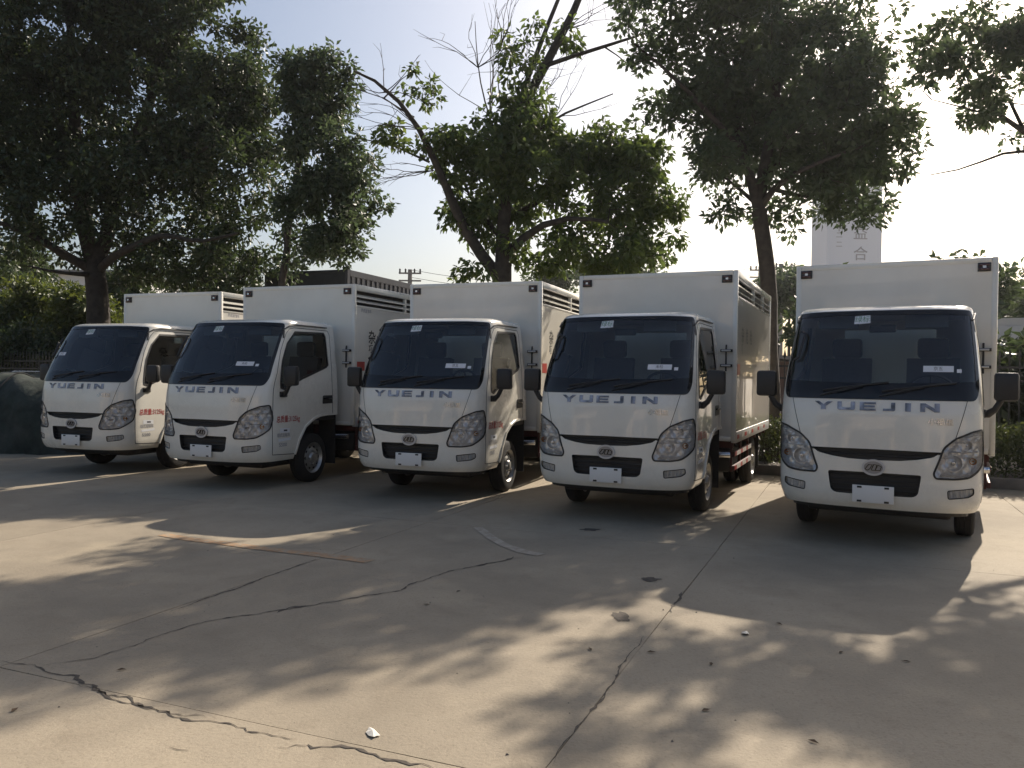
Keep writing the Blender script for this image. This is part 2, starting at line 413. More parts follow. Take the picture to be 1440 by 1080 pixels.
def resample(poly, step=.02, closed=True):
    out = []; n = len(poly)
    for i in range(n if closed else n - 1):
        a, b = poly[i], poly[(i + 1) % n]; L = math.hypot(b[0] - a[0], b[1] - a[1]); k = max(1, int(L / step))
        out += [(a[0] + (b[0] - a[0]) * j / k, a[1] + (b[1] - a[1]) * j / k) for j in range(k)]
    if not closed: out.append(poly[-1])
    return out
def roundc(poly, r, n=4):
    out = []; m = len(poly)
    for i in range(m):
        a, b, c = [Vector(poly[(i + d) % m]) for d in (-1, 0, 1)]
        d1 = a - b; d2 = c - b; rr = min(r, d1.length * .45, d2.length * .45)
        p1 = b + d1.normalized() * rr; p2 = b + d2.normalized() * rr
        for j in range(n + 1):
            t = j / n; out.append(tuple(p1 * (1 - t) ** 2 + b * 2 * t * (1 - t) + p2 * t * t))
    return out
def inside(poly, U, Z):
    c = np.zeros(U.shape, bool); n = len(poly)
    for i in range(n):
        (x1, y1), (x2, y2) = poly[i], poly[(i + 1) % n]
        if y1 == y2: continue
        c ^= ((y1 > Z) != (y2 > Z)) & (U < (x2 - x1) * (Z - y1) / (y2 - y1) + x1)
    return c
def offset_poly(P, d, closed=True):
    n = len(P); out = []
    ar = sum(P[i][0] * P[(i + 1) % n][1] - P[(i + 1) % n][0] * P[i][1] for i in range(n)) if closed else 1
    sg = 1 if ar > 0 else -1
    for i in range(n):
        a = P[(i - 1) % n] if closed or i else P[i]; b = P[(i + 1) % n] if closed or i < n - 1 else P[i]
        tx, ty = b[0] - a[0], b[1] - a[1]; L = math.hypot(tx, ty) or 1
        out.append((P[i][0] + ty / L * d * sg, P[i][1] - tx / L * d * sg))
    return out
def ribbon(name, poly, w_in, w_out, off, mat, parent, th_=.004, closed=True, step=.02):
    P = resample(poly, step, closed); A = offset_poly(P, -w_in, closed); B = offset_poly(P, w_out, closed); n = len(P)
    cl = lambda q: (np.clip([a for a, _ in q], -UM, UM), np.clip([b for _, b in q], .34, 2.04))
    rows = [surf_off(*cl(A), -th_), surf_off(*cl(A), off), surf_off(*cl(B), off), surf_off(*cl(B), -th_)]
    V = np.concatenate(rows); Fc = []
    for i in range(n if closed else n - 1):
        j = (i + 1) % n
        for k in range(3): Fc.append((k * n + i, k * n + j, (k + 1) * n + j, (k + 1) * n + i))
    o = from_arrays(name, V, Fc, mat, parent)
    bm = bmesh.new(); bm.from_mesh(o.data); bmesh.ops.recalc_face_normals(bm, faces=bm.faces); bm.to_mesh(o.data); bm.free()
    return o
def patch(name, poly, off, mat, parent, step=.03, smooth=True, thick=0.0, fn=None):
    bm = bmesh.new(); P = resample(poly, step * 1.2)
    f = bm.faces.new([bm.verts.new((a, b, 0)) for a, b in P])
    bmesh.ops.triangulate(bm, faces=bm.faces[:])
    us = [a for a, _ in P]; zs = [b for _, b in P]
    for ax, lo_, hi in ((0, min(us), max(us)), (1, min(zs), max(zs))):
        k = lo_ + step
        while k < hi - 1e-4:
            co = (k, 0, 0) if ax == 0 else (0, k, 0); no = (1, 0, 0) if ax == 0 else (0, 1, 0)
            bmesh.ops.bisect_plane(bm, geom=bm.verts[:] + bm.edges[:] + bm.faces[:], plane_co=co, plane_no=no, dist=1e-5)
            k += step
    if thick:
        r = bmesh.ops.extrude_face_region(bm, geom=bm.faces[:])
        for v in [g for g in r['geom'] if isinstance(g, bmesh.types.BMVert)]: v.co.z = -thick
    bm.verts.ensure_lookup_table()
    u = np.clip([v.co.x for v in bm.verts], -UM, UM); z = np.clip([v.co.y for v in bm.verts], .34, 2.04); d = np.array([v.co.z for v in bm.verts])
    o_ = off if fn is None else fn(u, z)
    Pn = surf_off(u, z, np.asarray(o_ + d))
    for v, p in zip(bm.verts, Pn): v.co = p
    bmesh.ops.recalc_face_normals(bm, faces=bm.faces)
    me = bpy.data.meshes.new(name); bm.to_mesh(me); bm.free(); me.materials.append(M[mat])
    if not thick and len(me.polygons):
        c = me.polygons[0]
        cc = Vector((0, .9, 1.2))
        if (Vector(c.center) - cc).dot(c.normal) < 0: me.flip_normals()
    if smooth: auto_smooth(me)
    return link(bpy.data.objects.new(name, me), parent)

# outlines on the cab surface
WS = roundc(FP([(.70, 2.02), (.757, 1.35), (.735, 1.268), (-.735, 1.268), (-.757, 1.35), (-.70, 2.02), (-.35, 2.034), (0, 2.038), (.35, 2.034)]), .05)
HLf = [(.79, 1.026), (.723, 1.010), (.6, .952), (.52, .876), (.478, .745), (.448, .665), (.462, .628), (.607, .627), (.70, .640), (.757, .685), (.796, .745), (.803, .87)]
HLR = roundc(FP(HLf), .03); HLL = mirx(HLR)
FGR = roundc(FP([(.55, .53), (.735, .552), (.738, .505), (.70, .48), (.555, .463)]), .015); FGL = mirx(FGR)
UG = FP([(.50, .838), (.44, .797), (.33, .773), (.2, .757), (0, .752), (-.2, .757), (-.33, .773), (-.44, .797), (-.50, .838), (0, .842)])
LG = roundc(FP([(.36, .647), (.335, .485), (.30, .462), (0, .458), (-.30, .462), (-.335, .485), (-.36, .647), (0, .65)]), .02)
DW = [(.80, 1.93), (1.42, 1.945), (1.455, 1.90), (1.464, 1.53), (1.42, 1.50), (.88, 1.345), (.52, 1.215), (.45, 1.235), (.51, 1.57), (.63, 1.785)]
ARCH = [(.75, .40), (.81, .572), (.94, .735), (1.10, .82), (1.25, .862), (1.40, .872), (1.70, .872), (1.70, .30), (.75, .30)]
DOOR = [(.63, 1.905), (.50, 1.69), (.40, 1.42), (.315, 1.20), (.312, .425), (.752, .405), (.812, .572), (.94, .735), (1.10, .82), (1.25, .862), (1.40, .872), (1.545, .872), (1.555, 1.93), (1.52, 1.985), (.80, 1.985), (.70, 1.965)]
HOOD = FP([(.682, 1.272), (.60, .955), (.515, .868), (.505, .838), (0, .842), (-.505, .838), (-.515, .868), (-.60, .955), (-.682, 1.272), (-.3, 1.266), (.3, 1.266)])
BUMP = FP([(.475, .838), (.44, .797), (.33, .773), (.2, .757), (0, .752), (-.2, .757), (-.33, .773), (-.44, .797), (-.475, .838), (-.478, .745), (-.462, .628), (-.70, .640)]) + [(-sy(.30, .72), .72), (-sy(.305, .30), .30), (sy(.305, .30), .30), (sy(.30, .72), .72)] + FP([(.70, .640), (.462, .628), (.478, .745)])
regions = [('none', WS), ('none', HLR), ('none', HLL), ('none', FGR), ('none', FGL), ('none', UG), ('none', LG)]
for s in (1, -1):
    p = lambda q: SP(q, s) if s > 0 else SP(q, s)
    regions += [('none', p(DW)), ('none', p(ARCH))]
regions += [('door_l', SP(DOOR, 1)), ('door_r', SP(DOOR, -1)), ('hood', HOOD), ('bumper', BUMP)]

def build_truck():
    root = empty('box_truck')
    # ---- cab skin, split into panels along the outlines
    step = .017
    ucol = np.linspace(-UM, UM, 2 * int(UM / step) + 1); zrow = np.linspace(.34, 2.04, int(1.70 / step) + 1)
    U, Zg = np.meshgrid(ucol, zrow); nz, nu = U.shape
    fu = (U[:-1, :-1] + U[1:, 1:]) / 2; fz = (Zg[:-1, :-1] + Zg[1:, 1:]) / 2
    lab = np.full(fu.shape, -1)
    for i, (nm, pl) in enumerate(regions):
        lab[(lab < 0) & inside(pl, fu, fz)] = i
    lp = np.full((nz + 1, nu + 1), -2); lp[1:-1, 1:-1] = lab
    U2, Z2 = U.copy(), Zg.copy()
    quad = np.stack([lp[:-1, :-1], lp[:-1, 1:], lp[1:, :-1], lp[1:, 1:]], -1)
    q2 = np.where(quad < -1, quad.max(-1, keepdims=True), quad)
    mixed = np.argwhere((q2.max(-1) != q2.min(-1)))
    for (i, j) in mixed:
        ls = [l for l in quad[i, j] if l >= 0]
        pl = np.array(regions[min(ls)][1]); a = pl; b = np.roll(pl, -1, 0); p = np.array([U[i, j], Zg[i, j]])
        d = b - a; t = np.clip(((p - a) * d).sum(1) / np.maximum((d * d).sum(1), 1e-12), 0, 1); c = a + d * t[:, None]
        e = np.hypot(*(c - p).T); m = e.argmin()
        if e[m] < step * 1.1:
            if abs(U[i, j]) < UM - 1e-6: U2[i, j] = c[m, 0]
            if .34 < Zg[i, j] < 2.04: Z2[i, j] = c[m, 1]
    P = surf(U2, Z2).reshape(-1, 3); Pin = surf_off(np.clip(U2, -UM + .03, UM - .03), Z2, -.03).reshape(-1, 3)
    idx = np.arange(nz * nu).reshape(nz, nu)
    Q = np.stack([idx[:-1, :-1], idx[:-1, 1:], idx[1:, 1:], idx[1:, :-1]], -1)
    def sub(name, mask, mat, parent, pts=P):
        q = Q[mask]; us, inv = np.unique(q, return_inverse=True)
        return from_arrays(name, pts[us], inv.reshape(-1, 4), mat, parent, True)
    names = np.array(['cab_body'] + [n for n, _ in regions])[lab + 1]
    body = sub('cab_body', names == 'cab_body', 'paint_white', root)
    doorL = sub('door', names == 'door_l', 'paint_white', root); doorR = sub('door', names == 'door_r', 'paint_white', root)
    hood = sub('front_panel', names == 'hood', 'paint_white', root); bump = sub('bumper', names == 'bumper', 'paint_white', root)
    sub('cab_lining', (names != 'none') & (fz > .9), 'interior_trim', root, Pin)
    # ---- roof
    rows = [(2.04, .5, .718), (2.062, .53, .708), (2.082, .60, .685), (2.094, .70, .64), (2.100, .82, .54), (2.103, .95, .34), (2.104, 1.05, .05)]
    cols = np.linspace(-UM, UM, 121); V = []; Fc = []
    yb = [1.66, 1.66, 1.645, 1.60, 1.50, 1.36, 1.20]
    for (z, yc, wv), b in zip(rows, yb):
        for u in cols:
            V.append((math.copysign(1, u) * wv * np.interp(abs(u), _U, _X), yc + np.interp(abs(u), _U, _Y) / YB * (b - yc), z))
    n = len(cols)
    for i in range(len(rows) - 1):
        for j in range(n - 1): Fc.append((i * n + j, i * n + j + 1, (i + 1) * n + j + 1, (i + 1) * n + j))
        Fc.append((i * n + n - 1, i * n, (i + 1) * n, (i + 1) * n + n - 1))
    Fc.append(tuple((len(rows) - 1) * n + j for j in range(n)))
    o = from_arrays('cab_roof', V, Fc, 'paint_white', root, True); auto_smooth(o.data, 50)
    MB().box(-.66, .66, .62, 1.60, 2.018, 2.030).build('headliner', 'interior_trim', root)
    for s in (-1, 1):      # drip rail above each door
        pts = [surf_off(sy(y, z, s), z, .012) for y, z in [(.60, 1.945), (.70, 2.0), (.82, 2.018), (1.1, 2.022), (1.5, 2.022)]]
        MB().tube(pts, .008, 6).build('drip_rail', 'black_plastic', root)
    # ---- cab rear wall with window
    m = MB(); yb_ = YB
    zz = [.86, .95, 1.2, 1.60, 1.95, 2.04]
    def rw(x0, x1, z0, z1): m.box(x0, x1, yb_ - .03, yb_ - .002, z0, z1)
    rw(-.80, .80, .865, 1.28)
    for s in (-1, 1):
        m.prism([(s * .42, 1.28), (s * .80, 1.28), (s * .785, 1.5), (s * .758, 1.75), (s * .735, 1.93), (s * .42, 1.93)], 'Y', yb_ - .03, yb_ - .002)
    m.prism([(-.735, 1.93), (.735, 1.93), (.715, 2.05), (-.715, 2.05)], 'Y', yb_ - .03, yb_ - .002)
    rear = m.build('cab_rear_wall', 'paint_white', root)
    MB().box(-.79, .79, yb_ - .046, yb_ - .031, .9, 1.27).build('lining_panel', 'interior', rear)
    MB().box(-.42, .42, yb_ - .02, yb_ - .012, 1.28, 1.93).build('rear_window', 'side_glass', root)
    # ---- windscreen
    ws = patch('windscreen', WS, .002, 'windshield_glass', root, .05)
    rim = ribbon('windscreen_seal', WS, .034, .010, .005, 'black_gloss', ws, .01)
    # frit band above the scuttle
    patch('frit_band', FP([(.752, 1.42), (.757, 1.36), (.735, 1.272), (-.735, 1.272), (-.757, 1.36), (-.752, 1.42), (-.5, 1.405), (0, 1.395), (.5, 1.405)]), .0035, 'black_gloss', ws, .05)
    for x0, x1 in ((-.42, .10), (.05, .60)):
        m = MB(); a = surf_off(fx(x0, 1.33), 1.33, .02); b = surf_off(fx(x1, 1.37), 1.37, .014); c = surf_off(fx((x0 + x1) / 2, 1.44), 1.44 - .05, .022)
        m.tube([surf_off(fx(x0 + (x1 - x0) * t, 1.3), 1.325 + .09 * t * (1 - .15 * t), .012) for t in np.linspace(0, 1, 8)], .008, 6)
        m.tube([surf_off(fx(x0 - .02, 1.285), 1.285, .006), surf_off(fx(x0 + .1, 1.31), 1.31, .03), surf_off(fx(x0 + .32, 1.365), 1.365, .026)], .007, 6)
        m.build('wiper', 'black_plastic', root)
    # ---- stickers on the inside of the windscreen
    st = patch('inspection_sticker', FP([(-.206, 1.99), (-.083, 1.997), (-.078, 1.925), (-.211, 1.917)]), .0026, 'paper', ws)
    V, Fc = text_mesh('绿标', .062)
    tv = np.array(V); o = from_arrays('sticker_print', surf_off([fx(a[0] - .145, 1.957) for a in V], tv[:, 1] + 1.957, .0036), Fc, 'ink_green', st)
    # ---- headlamps
    for s in (1, -1):
        pl = HLR if s > 0 else HLL
        hl = patch('headlight', pl, .003, 'lens_clear', root, .03)
        def depth(u, z):
            q = np.abs(u); d = -.030 - .010 * np.sin(q * 55) * np.cos(z * 45) - .012 * (z < .80) + .012 * (np.abs(z - .95) < .03)
            return d
        patch('reflector', pl, -.05, 'reflector_silver', hl, .018, False, 0, depth)
        ribbon('headlight_seal', pl, .006, .009, .0045, 'black_plastic', hl, .002)
        ribbon('headlight_wall', pl, .001, .0, -.003, 'reflector_silver', hl, .06)
        for (x, z, r_, mt) in ((.60, .755, .070, 'reflector_silver'), (.70, .90, .042, 'reflector_silver'), (.755, .77, .028, 'lamp_amber')):
            c = surf_off(fx(s * x, z), z, -.032)
            m = MB(); m.lathe([(-.012, r_), (-.012, r_ * .94), (.012, r_ * .72), (.03, r_ * .35), (.034, .0)], 20, tuple(c), 'Y')
            b = m.build('lamp_bowl', mt, hl, True)
            m = MB(); m.lathe([(-.022, .0), (-.02, r_ * .2), (0, r_ * .26), (.03, r_ * .26)], 12, tuple(c), 'Y')
            m.build('bulb', 'chrome_soft' if mt != 'lamp_amber' else 'lamp_amber', hl, True)
        # chrome bezel steps inside the lens
        for dz, xa, xb in ((.652, .50, .70), (.665, .51, .72), (.845, .56, .79), (.965, .66, .785), (.985, .69, .79), (1.005, .72, .79)):
            pts = [surf_off(fx(s * x, dz), dz, -.022) for x in np.linspace(xa, min(xb, .785), 6)]
            MB().tube(pts, .0055, 5).build('bezel_rib', 'reflector_silver', hl)
        pl = FGR if s > 0 else FGL
        fg = patch('fog_light', pl, -.004, 'lens_clear', root, .03)
        patch('reflector', pl, -.02, 'reflector_silver', fg, .02, False, 0, lambda u, z: -.018 - .006 * np.sin(u * 160))
        ribbon('fog_light_seal', pl, .003, .004, .002, 'gap_black', fg, .004)
        ribbon('fog_light_wall', pl, .001, .0, -.001, 'paint_white', fg, .03)
        # small marker lamp on the corner
    # ---- grilles
    g = patch('upper_grille', offset_poly(UG, .004), -.045, 'black_plastic', root, .04)
    for dz in (.79, .812):
        MB().tube([surf_off(fx(x, dz), dz, -.03) for x in np.linspace(-.40 - (dz - .79), .40 + (dz - .79), 14)], .006, 5).build('grille_bar', 'black_plastic', g)
    ribbon('grille_return', UG, .0, .0, -.001, 'black_plastic', g, .05)
    g = patch('lower_grille', offset_poly(LG, .004), -.055, 'black_plastic', root, .04)
    ribbon('grille_return', LG, .0, .0, -.001, 'black_plastic', g, .06)
    for dz in (.50, .54, .58, .62):
        MB().tube([surf_off(fx(x, dz), dz, -.035) for x in np.linspace(-.34, .34, 12)], .006, 5).build('grille_bar', 'black_plastic', g)
    # ---- emblem: chrome oval ring with interlocked strokes
    el = [(.088 * math.cos(a), .692 + .066 * math.sin(a)) for a in np.linspace(0, 2 * math.pi, 40, endpoint=False)]
    em = patch('emblem', FP(el), .012, 'emblem_grey', root, .03, True, .014)
    ribbon('emblem_ring', FP(el), .014, .002, .020, 'emblem_bright', em, -.008)
    for pts in ([(-.06, .677), (-.035, .712), (-.012, .716), (-.03, .682), (-.045, .672)], [(-.012, .672), (.004, .714), (.022, .714), (.012, .672)], [(.02, .672), (.036, .712), (.058, .70), (.05, .672)]):
        ribbon('emblem_stroke', FP(pts), .0, .007, .019, 'black_gloss', em, -.010)
    # ---- number plate board
    pb = MB(); pb.box(-.16, .16, -.022, -.012, .394, .54, .003); pb = pb.build('number_plate', 'plate_white', root, True)
    for x in (-.105, .105):
        for z in (.525, .408):
            MB().box(x - .018, x + .018, -.026, -.0215, z - .008, z + .008).build('plate_slot', 'ink_black', pb)
    # ---- raised letters
    H0, H1 = 1.165, 1.235
    def stroke(polys, x0, x1, nm):
        for pl in polys:
            q = FP([(x0 + (x1 - x0) * a, H0 + (H1 - H0) * b) for a, b in pl]); patch(nm, q, .007, 'chrome_dark', root, .05, False, .007)
    t_ = .26
    L = {'Y': [[(.0, 1), (.26, 1), (.5, .62), (.74, 1), (1, 1), (.63, .42), (.63, 0), (.37, 0), (.37, .42)]],
         'U': [[(0, 1), (.24, 1), (.24, .3), (.76, .3), (.76, 1), (1, 1), (1, .12), (.9, 0), (.1, 0), (0, .12)]],
         'E': [[(0, 1), (1, 1), (1, .76), (.27, .76), (.27, .62), (.95, .62), (.95, .38), (.27, .38), (.27, .24), (1, .24), (1, 0), (0, 0)]],
         'J': [[(.66, 1), (1, 1), (1, .12), (.88, 0), (0, 0), (0, .27), (.66, .27)]],
         'I': [[(.2, 1), (.8, 1), (.8, 0), (.2, 0)]],
         'N': [[(0, 1), (.28, 1), (.74, .42), (.74, 1), (1, 1), (1, 0), (.74, 0), (.26, .6), (.26, 0), (0, 0)]]}
    for ch, x0, x1 in (('Y', -.484, -.334), ('U', -.295, -.154), ('E', -.117, .007), ('J', .062, .155), ('I', .215, .286), ('N', .34, .482)):
        stroke(L[ch], x0, x1, 'badge_letter')
    V, Fc = text_mesh('小福星', .066, .004)
    tv = np.array(V); from_arrays('model_badge', surf_off([fx(a * .95 + .49, 1.085) for a in tv[:, 0]], tv[:, 1] * .9 + 1.085, .003 + tv[:, 2]), Fc, 'chrome_soft', root)
    # ---- panel gaps
    ribbon('panel_gap', HOOD, .0025, .0025, .0012, 'gap_black', hood, .004)
    for s, dr in ((1, doorL), (-1, doorR)):
        ribbon('door_gap', SP(DOOR, s), .0045, .0035, .0012, 'gap_black', dr, .004)
        wnd = patch('door_window', SP(DW, s), -.004, 'side_glass', dr, .05)
        ribbon('window_seal', SP(DW, s), .014, .012, .004, 'black_plastic', dr, .012)
        # drop-glass divider at the front quarter and wheel arch lip
        arch = [(.75, .40), (.81, .572), (.94, .735), (1.10, .82), (1.25, .862), (1.40, .872), (1.64, .872)]
        ribbon('arch_lip', SP(arch, s), .012, .012, .014, 'paint_white', root, .01, False)
        sill = [(.33, .412), (.74, .392)]
        # handle: dark recess with bar
        hp = roundc([(1.31, 1.015), (1.54, 1.02), (1.54, 1.125), (1.32, 1.125)], .02)
        hd = patch('door_handle', SP(hp, s), .004, 'black_plastic', dr, .04, True, .01)
        MB().tube([surf_off(sy(y, 1.085, s), 1.085, .012 + .016 * math.sin(math.pi * (y - 1.33) / .19)) for y in np.linspace(1.335, 1.515, 6)], .012, 6).build('handle_bar', 'black_gloss', hd)
        # vent strip on the pillar
        vp = [(.600, 1.945), (.624, 1.945), (.588, 1.845), (.566, 1.845)]
        patch('pillar_vent', SP(vp, s), .003, 'black_plastic', root, .03, True, .006)
        # mirror
        mb = MB(); mb.box(s * .875 if s > 0 else -1.055, 1.055 if s > 0 else -.875, .395, .485, 1.262, 1.50, .028)
        mr = mb.build('side_mirror', 'black_plastic', root, True)
        MB().box(min(s * .895, s * 1.04), max(s * .895, s * 1.04), .4845, .489, 1.285, 1.48).build('mirror_glass', 'chrome', mr)
        MB().tube([(s * .80, .49, 1.155), (s * .835, .47, 1.15), (s * .885, .45, 1.19), (s * .93, .44, 1.27)], [.038, .034, .026, .024], 10).build('mirror_arm', 'black_plastic', mr, True)
        m = MB(); m.box(min(s * .796, s * .822), max(s * .796, s * .822), .42, .56, 1.12, 1.19, .01); m.build('mirror_base', 'black_plastic', mr, True)
        # small repeater lamp
        patch('indicator_lamp', SP([(.36, .60), (.43, .60), (.43, .56), (.36, .56)], s), .006, 'tape_white', root, .03, True, .008) if False else None
    # door lettering on the driver side (truck's left) and the other side
    for s, dr in ((1, doorL), (-1, doorR)):
        def dtext(body, size, y, z, mat, nm, sx=1.0):
            V, Fc = text_mesh(body, size, bold=.014); tv = np.array(V)
            from_arrays(nm, surf_off([sy(y + s * a * sx if s > 0 else y - a * sx, z, s) for a in tv[:, 0]], tv[:, 1] + z, .0022), Fc, mat, dr)
        dtext('总质量:3125kg', .092, .592, .845, 'ink_red', 'door_lettering', .82)
        lb = patch('data_sticker', SP([(.43, .742), (.62, .735), (.62, .68), (.43, .685)], s), .002, 'paper', dr)
        patch('sticker_print', SP([(.50, .722), (.57, .72), (.57, .70), (.50, .702)], s), .0032, 'ink_dark', lb)
        dtext('厢式运输车', .05, .50, .652, 'ink_grey', 'door_lettering')
        patch('data_sticker', SP([(.40, .612), (.64, .62), (.64, .588), (.40, .578)], s), .002, 'paper', dr)
        dtext('5500', .065, .49, .535, 'ink_grey', 'door_lettering', 1.2)
    # ---- interior
    m = MB(); m.prism([(.24, .95), (.25, 1.25), (.32, 1.275), (.52, 1.27), (.60, 1.18), (.58, .9)], 'X', -.69, .69); m.build('dashboard', 'interior', root, True)
    for x in (-.38, .40):
        m = MB(); m.box(x - .25, x + .25, .95, 1.42, .90, 1.05, .04); stt = m.build('seat', 'seat_fabric', root, True)
        m = MB(); bb = [(1.30, 1.0), (1.42, 1.0), (1.56, 1.62), (1.47, 1.64)]; m.prism(bb, 'X', x - .23, x + .23); m.build('seat_back', 'seat_fabric', stt)
        m = MB(); m.box(x - .14, x + .14, 1.47, 1.55, 1.64, 1.84, .035); m.build('headrest', 'seat_fabric', stt, True)
    m = MB(); c = Vector((.40, .70, 1.30)); ax = Vector((0, .86, .5)).normalized(); e1 = Vector((1, 0, 0)); e2 = ax.cross(e1)
    ring = [c + (e1 * math.cos(a) + e2 * math.sin(a)) * .2 for a in np.linspace(0, 2 * math.pi, 25)]
    m.tube(ring, .016, 6, False)
    for a in (0, math.pi, -math.pi / 2): m.tube([c, c + (e1 * math.cos(a) + e2 * math.sin(a)) * .19], .014, 6)
    m.tube([c, c - ax * .25 + Vector((0, -.05, -.12))], .03, 8); m.build('steering_wheel', 'black_plastic', root)
    m = MB(); m.tube([(-.655, .44, 1.86), (-.62, .40, 1.84), (-.635, .33, 1.74), (-.66, .29, 1.62), (-.70, .31, 1.60)], .013, 6); m.build('grab_handle', 'interior', root, True)
    MB().box(-.10, .12, .57, .60, 1.85, 1.92, .01).build('rear_view_mirror', 'black_plastic', root)
    for x in (-.36, .36): MB().box(x - .17, x + .17, .60, .62, 1.89, 2.01, .006).build('sun_visor', 'interior_trim', root)
    MB().box(-.66, .66, .28, 1.62, .86, .885).build('cab_floor', 'chassis', root)
    m = MB(); m.box(-.62, .62, .20, .66, .42, .855); m.box(-.45, .45, .66, 1.62, .42, .855); m.build('engine_bay', 'chassis', root)
    # dark strip added to stand in for the shade below the bumper
    m = MB()
    for k_ in range(24):
        ua, ub = [-1.02 + 2.04 * (k_ + d) / 24 for d in (0, 1)]
        A1, B1 = surf_off(ua, .36, -.08), surf_off(ub, .36, -.08); dn = np.array([0, .06, -.11])
        m.add([A1, B1, B1 + dn, A1 + dn, A1 + [0, .02, 0], B1 + [0, .02, 0], B1 + dn + [0, .02, 0], A1 + dn + [0, .02, 0]], [(0, 1, 2, 3), (7, 6, 5, 4), (3, 2, 6, 7)])
    m.build('front_valance', 'black_plastic', root)
    for s in (-1, 1):
        MB().box(*(sorted((s * .54, s * .80))), 1.62, 1.635, .20, .86).build('mud_flap', 'rubber', root)
    # inner arch panels
    for s in (-1, 1):
        m = MB(); m.box(min(s * .5, s * .79), max(s * .5, s * .79), .68, 1.62, .80, .858); m.build('wheel_housing', 'chassis', root)
    # ---- chassis
    for s in (-1, 1):
        m = MB(); m.box(s * .37 - .03, s * .37 + .03, .3, 5.0, .46, .58); m.build('frame_rail', 'chassis', root)
        m = MB(); m.box(s * .37 - .04, s * .37 + .04, 1.75, 5.05, .581, .705); m.build('box_bearer', 'chassis_red', root)
    for y in (2.0, 2.6, 3.2, 3.9, 4.5, 4.95):
        MB().box(-.90, .90, y - .03, y + .03, .62, .701).build('cross_bearer', 'chassis_red', root)
    MB().tube([(-.6, 1.18, .30), (.6, 1.18, .30)], .045, 8).build('front_axle', 'chassis', root)
    m = MB(); m.tube([(-.6, 3.95, .31), (.6, 3.95, .31)], .06, 10); m.lathe([(-.14, .02), (-.12, .12), (0, .16), (.12, .12), (.14, .02)], 14, (0, 3.95, .31), 'Y'); m.build('rear_axle', 'chassis', root)
    MB().tube([(0, 1.6, .45), (0, 3.85, .33)], .04, 8).build('drive_shaft', 'chassis', root)
    m = MB(); m.box(-.58, .58, .40, 1.6, .24, .42, .03); m.build('engine_sump', 'chassis', root)
    MB().box(.50, .86, 1.98, 2.60, .34, .60, .03).build('fuel_tank', 'chassis', root, True)
    MB().box(-.86, -.52, 1.98, 2.50, .34, .60, .02).build('battery_box', 'chassis', root, True)
    for s in (-1, 1):
        m = MB()
        xa, xb = (.885, .915) if s > 0 else (-.915, -.885)
        for z in (.36, .52): m.box(xa, xb, 1.98, 3.40, z, z + .055)
        for y in (2.05, 2.7, 3.35): m.box(xa - .0 if s > 0 else xb, xb - .004 if s > 0 else xb + .03, y - .02, y + .02, .34, .70) if False else m.box(*(sorted((s * .86, s * .884))), y - .02, y + .02, .34, .70)
        sg = m.build('side_guard', 'chassis_red', root)
        for z in (.364, .524):
            for k_, y in enumerate(np.arange(2.02, 3.36, .15)):
                MB().box(*(sorted((s * .9145, s * .918))), y, y + .15, z, z + .047).build('reflective_tape', 'tape_white' if k_ % 3 else 'tape_red', sg)
        MB().box(*(sorted((s * .50, s * .88))), 4.38, 4.40, .16, .68).build('mud_flap', 'rubber', root)
    # ---- wheels
    def wheel(x, y, s, dual=False):
        c = (x, y, .318); wv = .085
        wr = None
        prof_t = [(-wv, .20), (-wv * .98, .245), (-wv * .9, .29), (-wv * .72, .312), (-.045, .317), (-.04, .309), (-.034, .317), (-.004, .3185), (0, .309), (.004, .3185), (.034, .317), (.04, .309), (.045, .317), (wv * .72, .312), (wv * .9, .29), (wv * .98, .245), (wv, .20)]
        ty = MB().lathe(prof_t, 40, c, 'X', s).build('wheel', 'rubber', root, True)
        pr = [(wv * .93, .205), (wv * .98, .196), (wv * .80, .188), (wv * .55, .175), (wv * .50, .15), (wv * .78, .12), (wv * .86, .085), (wv * .75, .07), (wv * 1.05, .055), (wv * 1.15, .03), (wv * 1.15, 0)]
        rm = MB().lathe(pr, 32, c, 'X', s)
        rm.lathe([(-wv * .93, .205), (-wv * .6, .17), (-wv * .5, .0)], 24, c, 'X', s)
        rm = rm.build('rim', 'steel_rim', ty, True)
        for j in range(10):
            a = 2 * math.pi * j / 10; r_ = .135
            MB().lathe([(0, .021), (.003, .021), (.003, 0)], 8, (x + s * (wv * .66 + .012 if False else wv * .645), y + r_ * math.cos(a), .318 + r_ * math.sin(a)), 'X', s).build('rim_hole', 'ink_black', ty)
        for j in range(5):
            a = 2 * math.pi * (j + .5) / 5; r_ = .088
            MB().lathe([(-.005, .012), (.016, .012), (.018, .009), (.018, 0)], 6, (x + s * wv * .86, y + r_ * math.cos(a), .318 + r_ * math.sin(a)), 'X', s).build('wheel_nut', 'chrome_soft', ty)
    for s in (-1, 1):
        wheel(s * .685, 1.18, s); wheel(s * .78, 3.95, s); wheel(s * .58, 3.95, s)
    # ---- cargo box
    bw, y0, y1, z0, z1 = .947, 1.844, 5.07, .704, 2.648
    bx = MB(); bx.box(-bw + .02, bw - .02, y0 + .02, y1 - .02, z0, z0 + .05); bx = bx.build('box_floor', 'chassis', root)
    MB().box(-bw + .05, bw - .05, y0 + .006, y0 + .04, z0 + .05, z1 - .045).build('box_front_panel', 'box_panel', root)
    MB().box(-bw + .04, bw - .04, y0 + .04, y1 - .04, z1 - .03, z1 - .006).build('box_roof', 'box_panel', root)
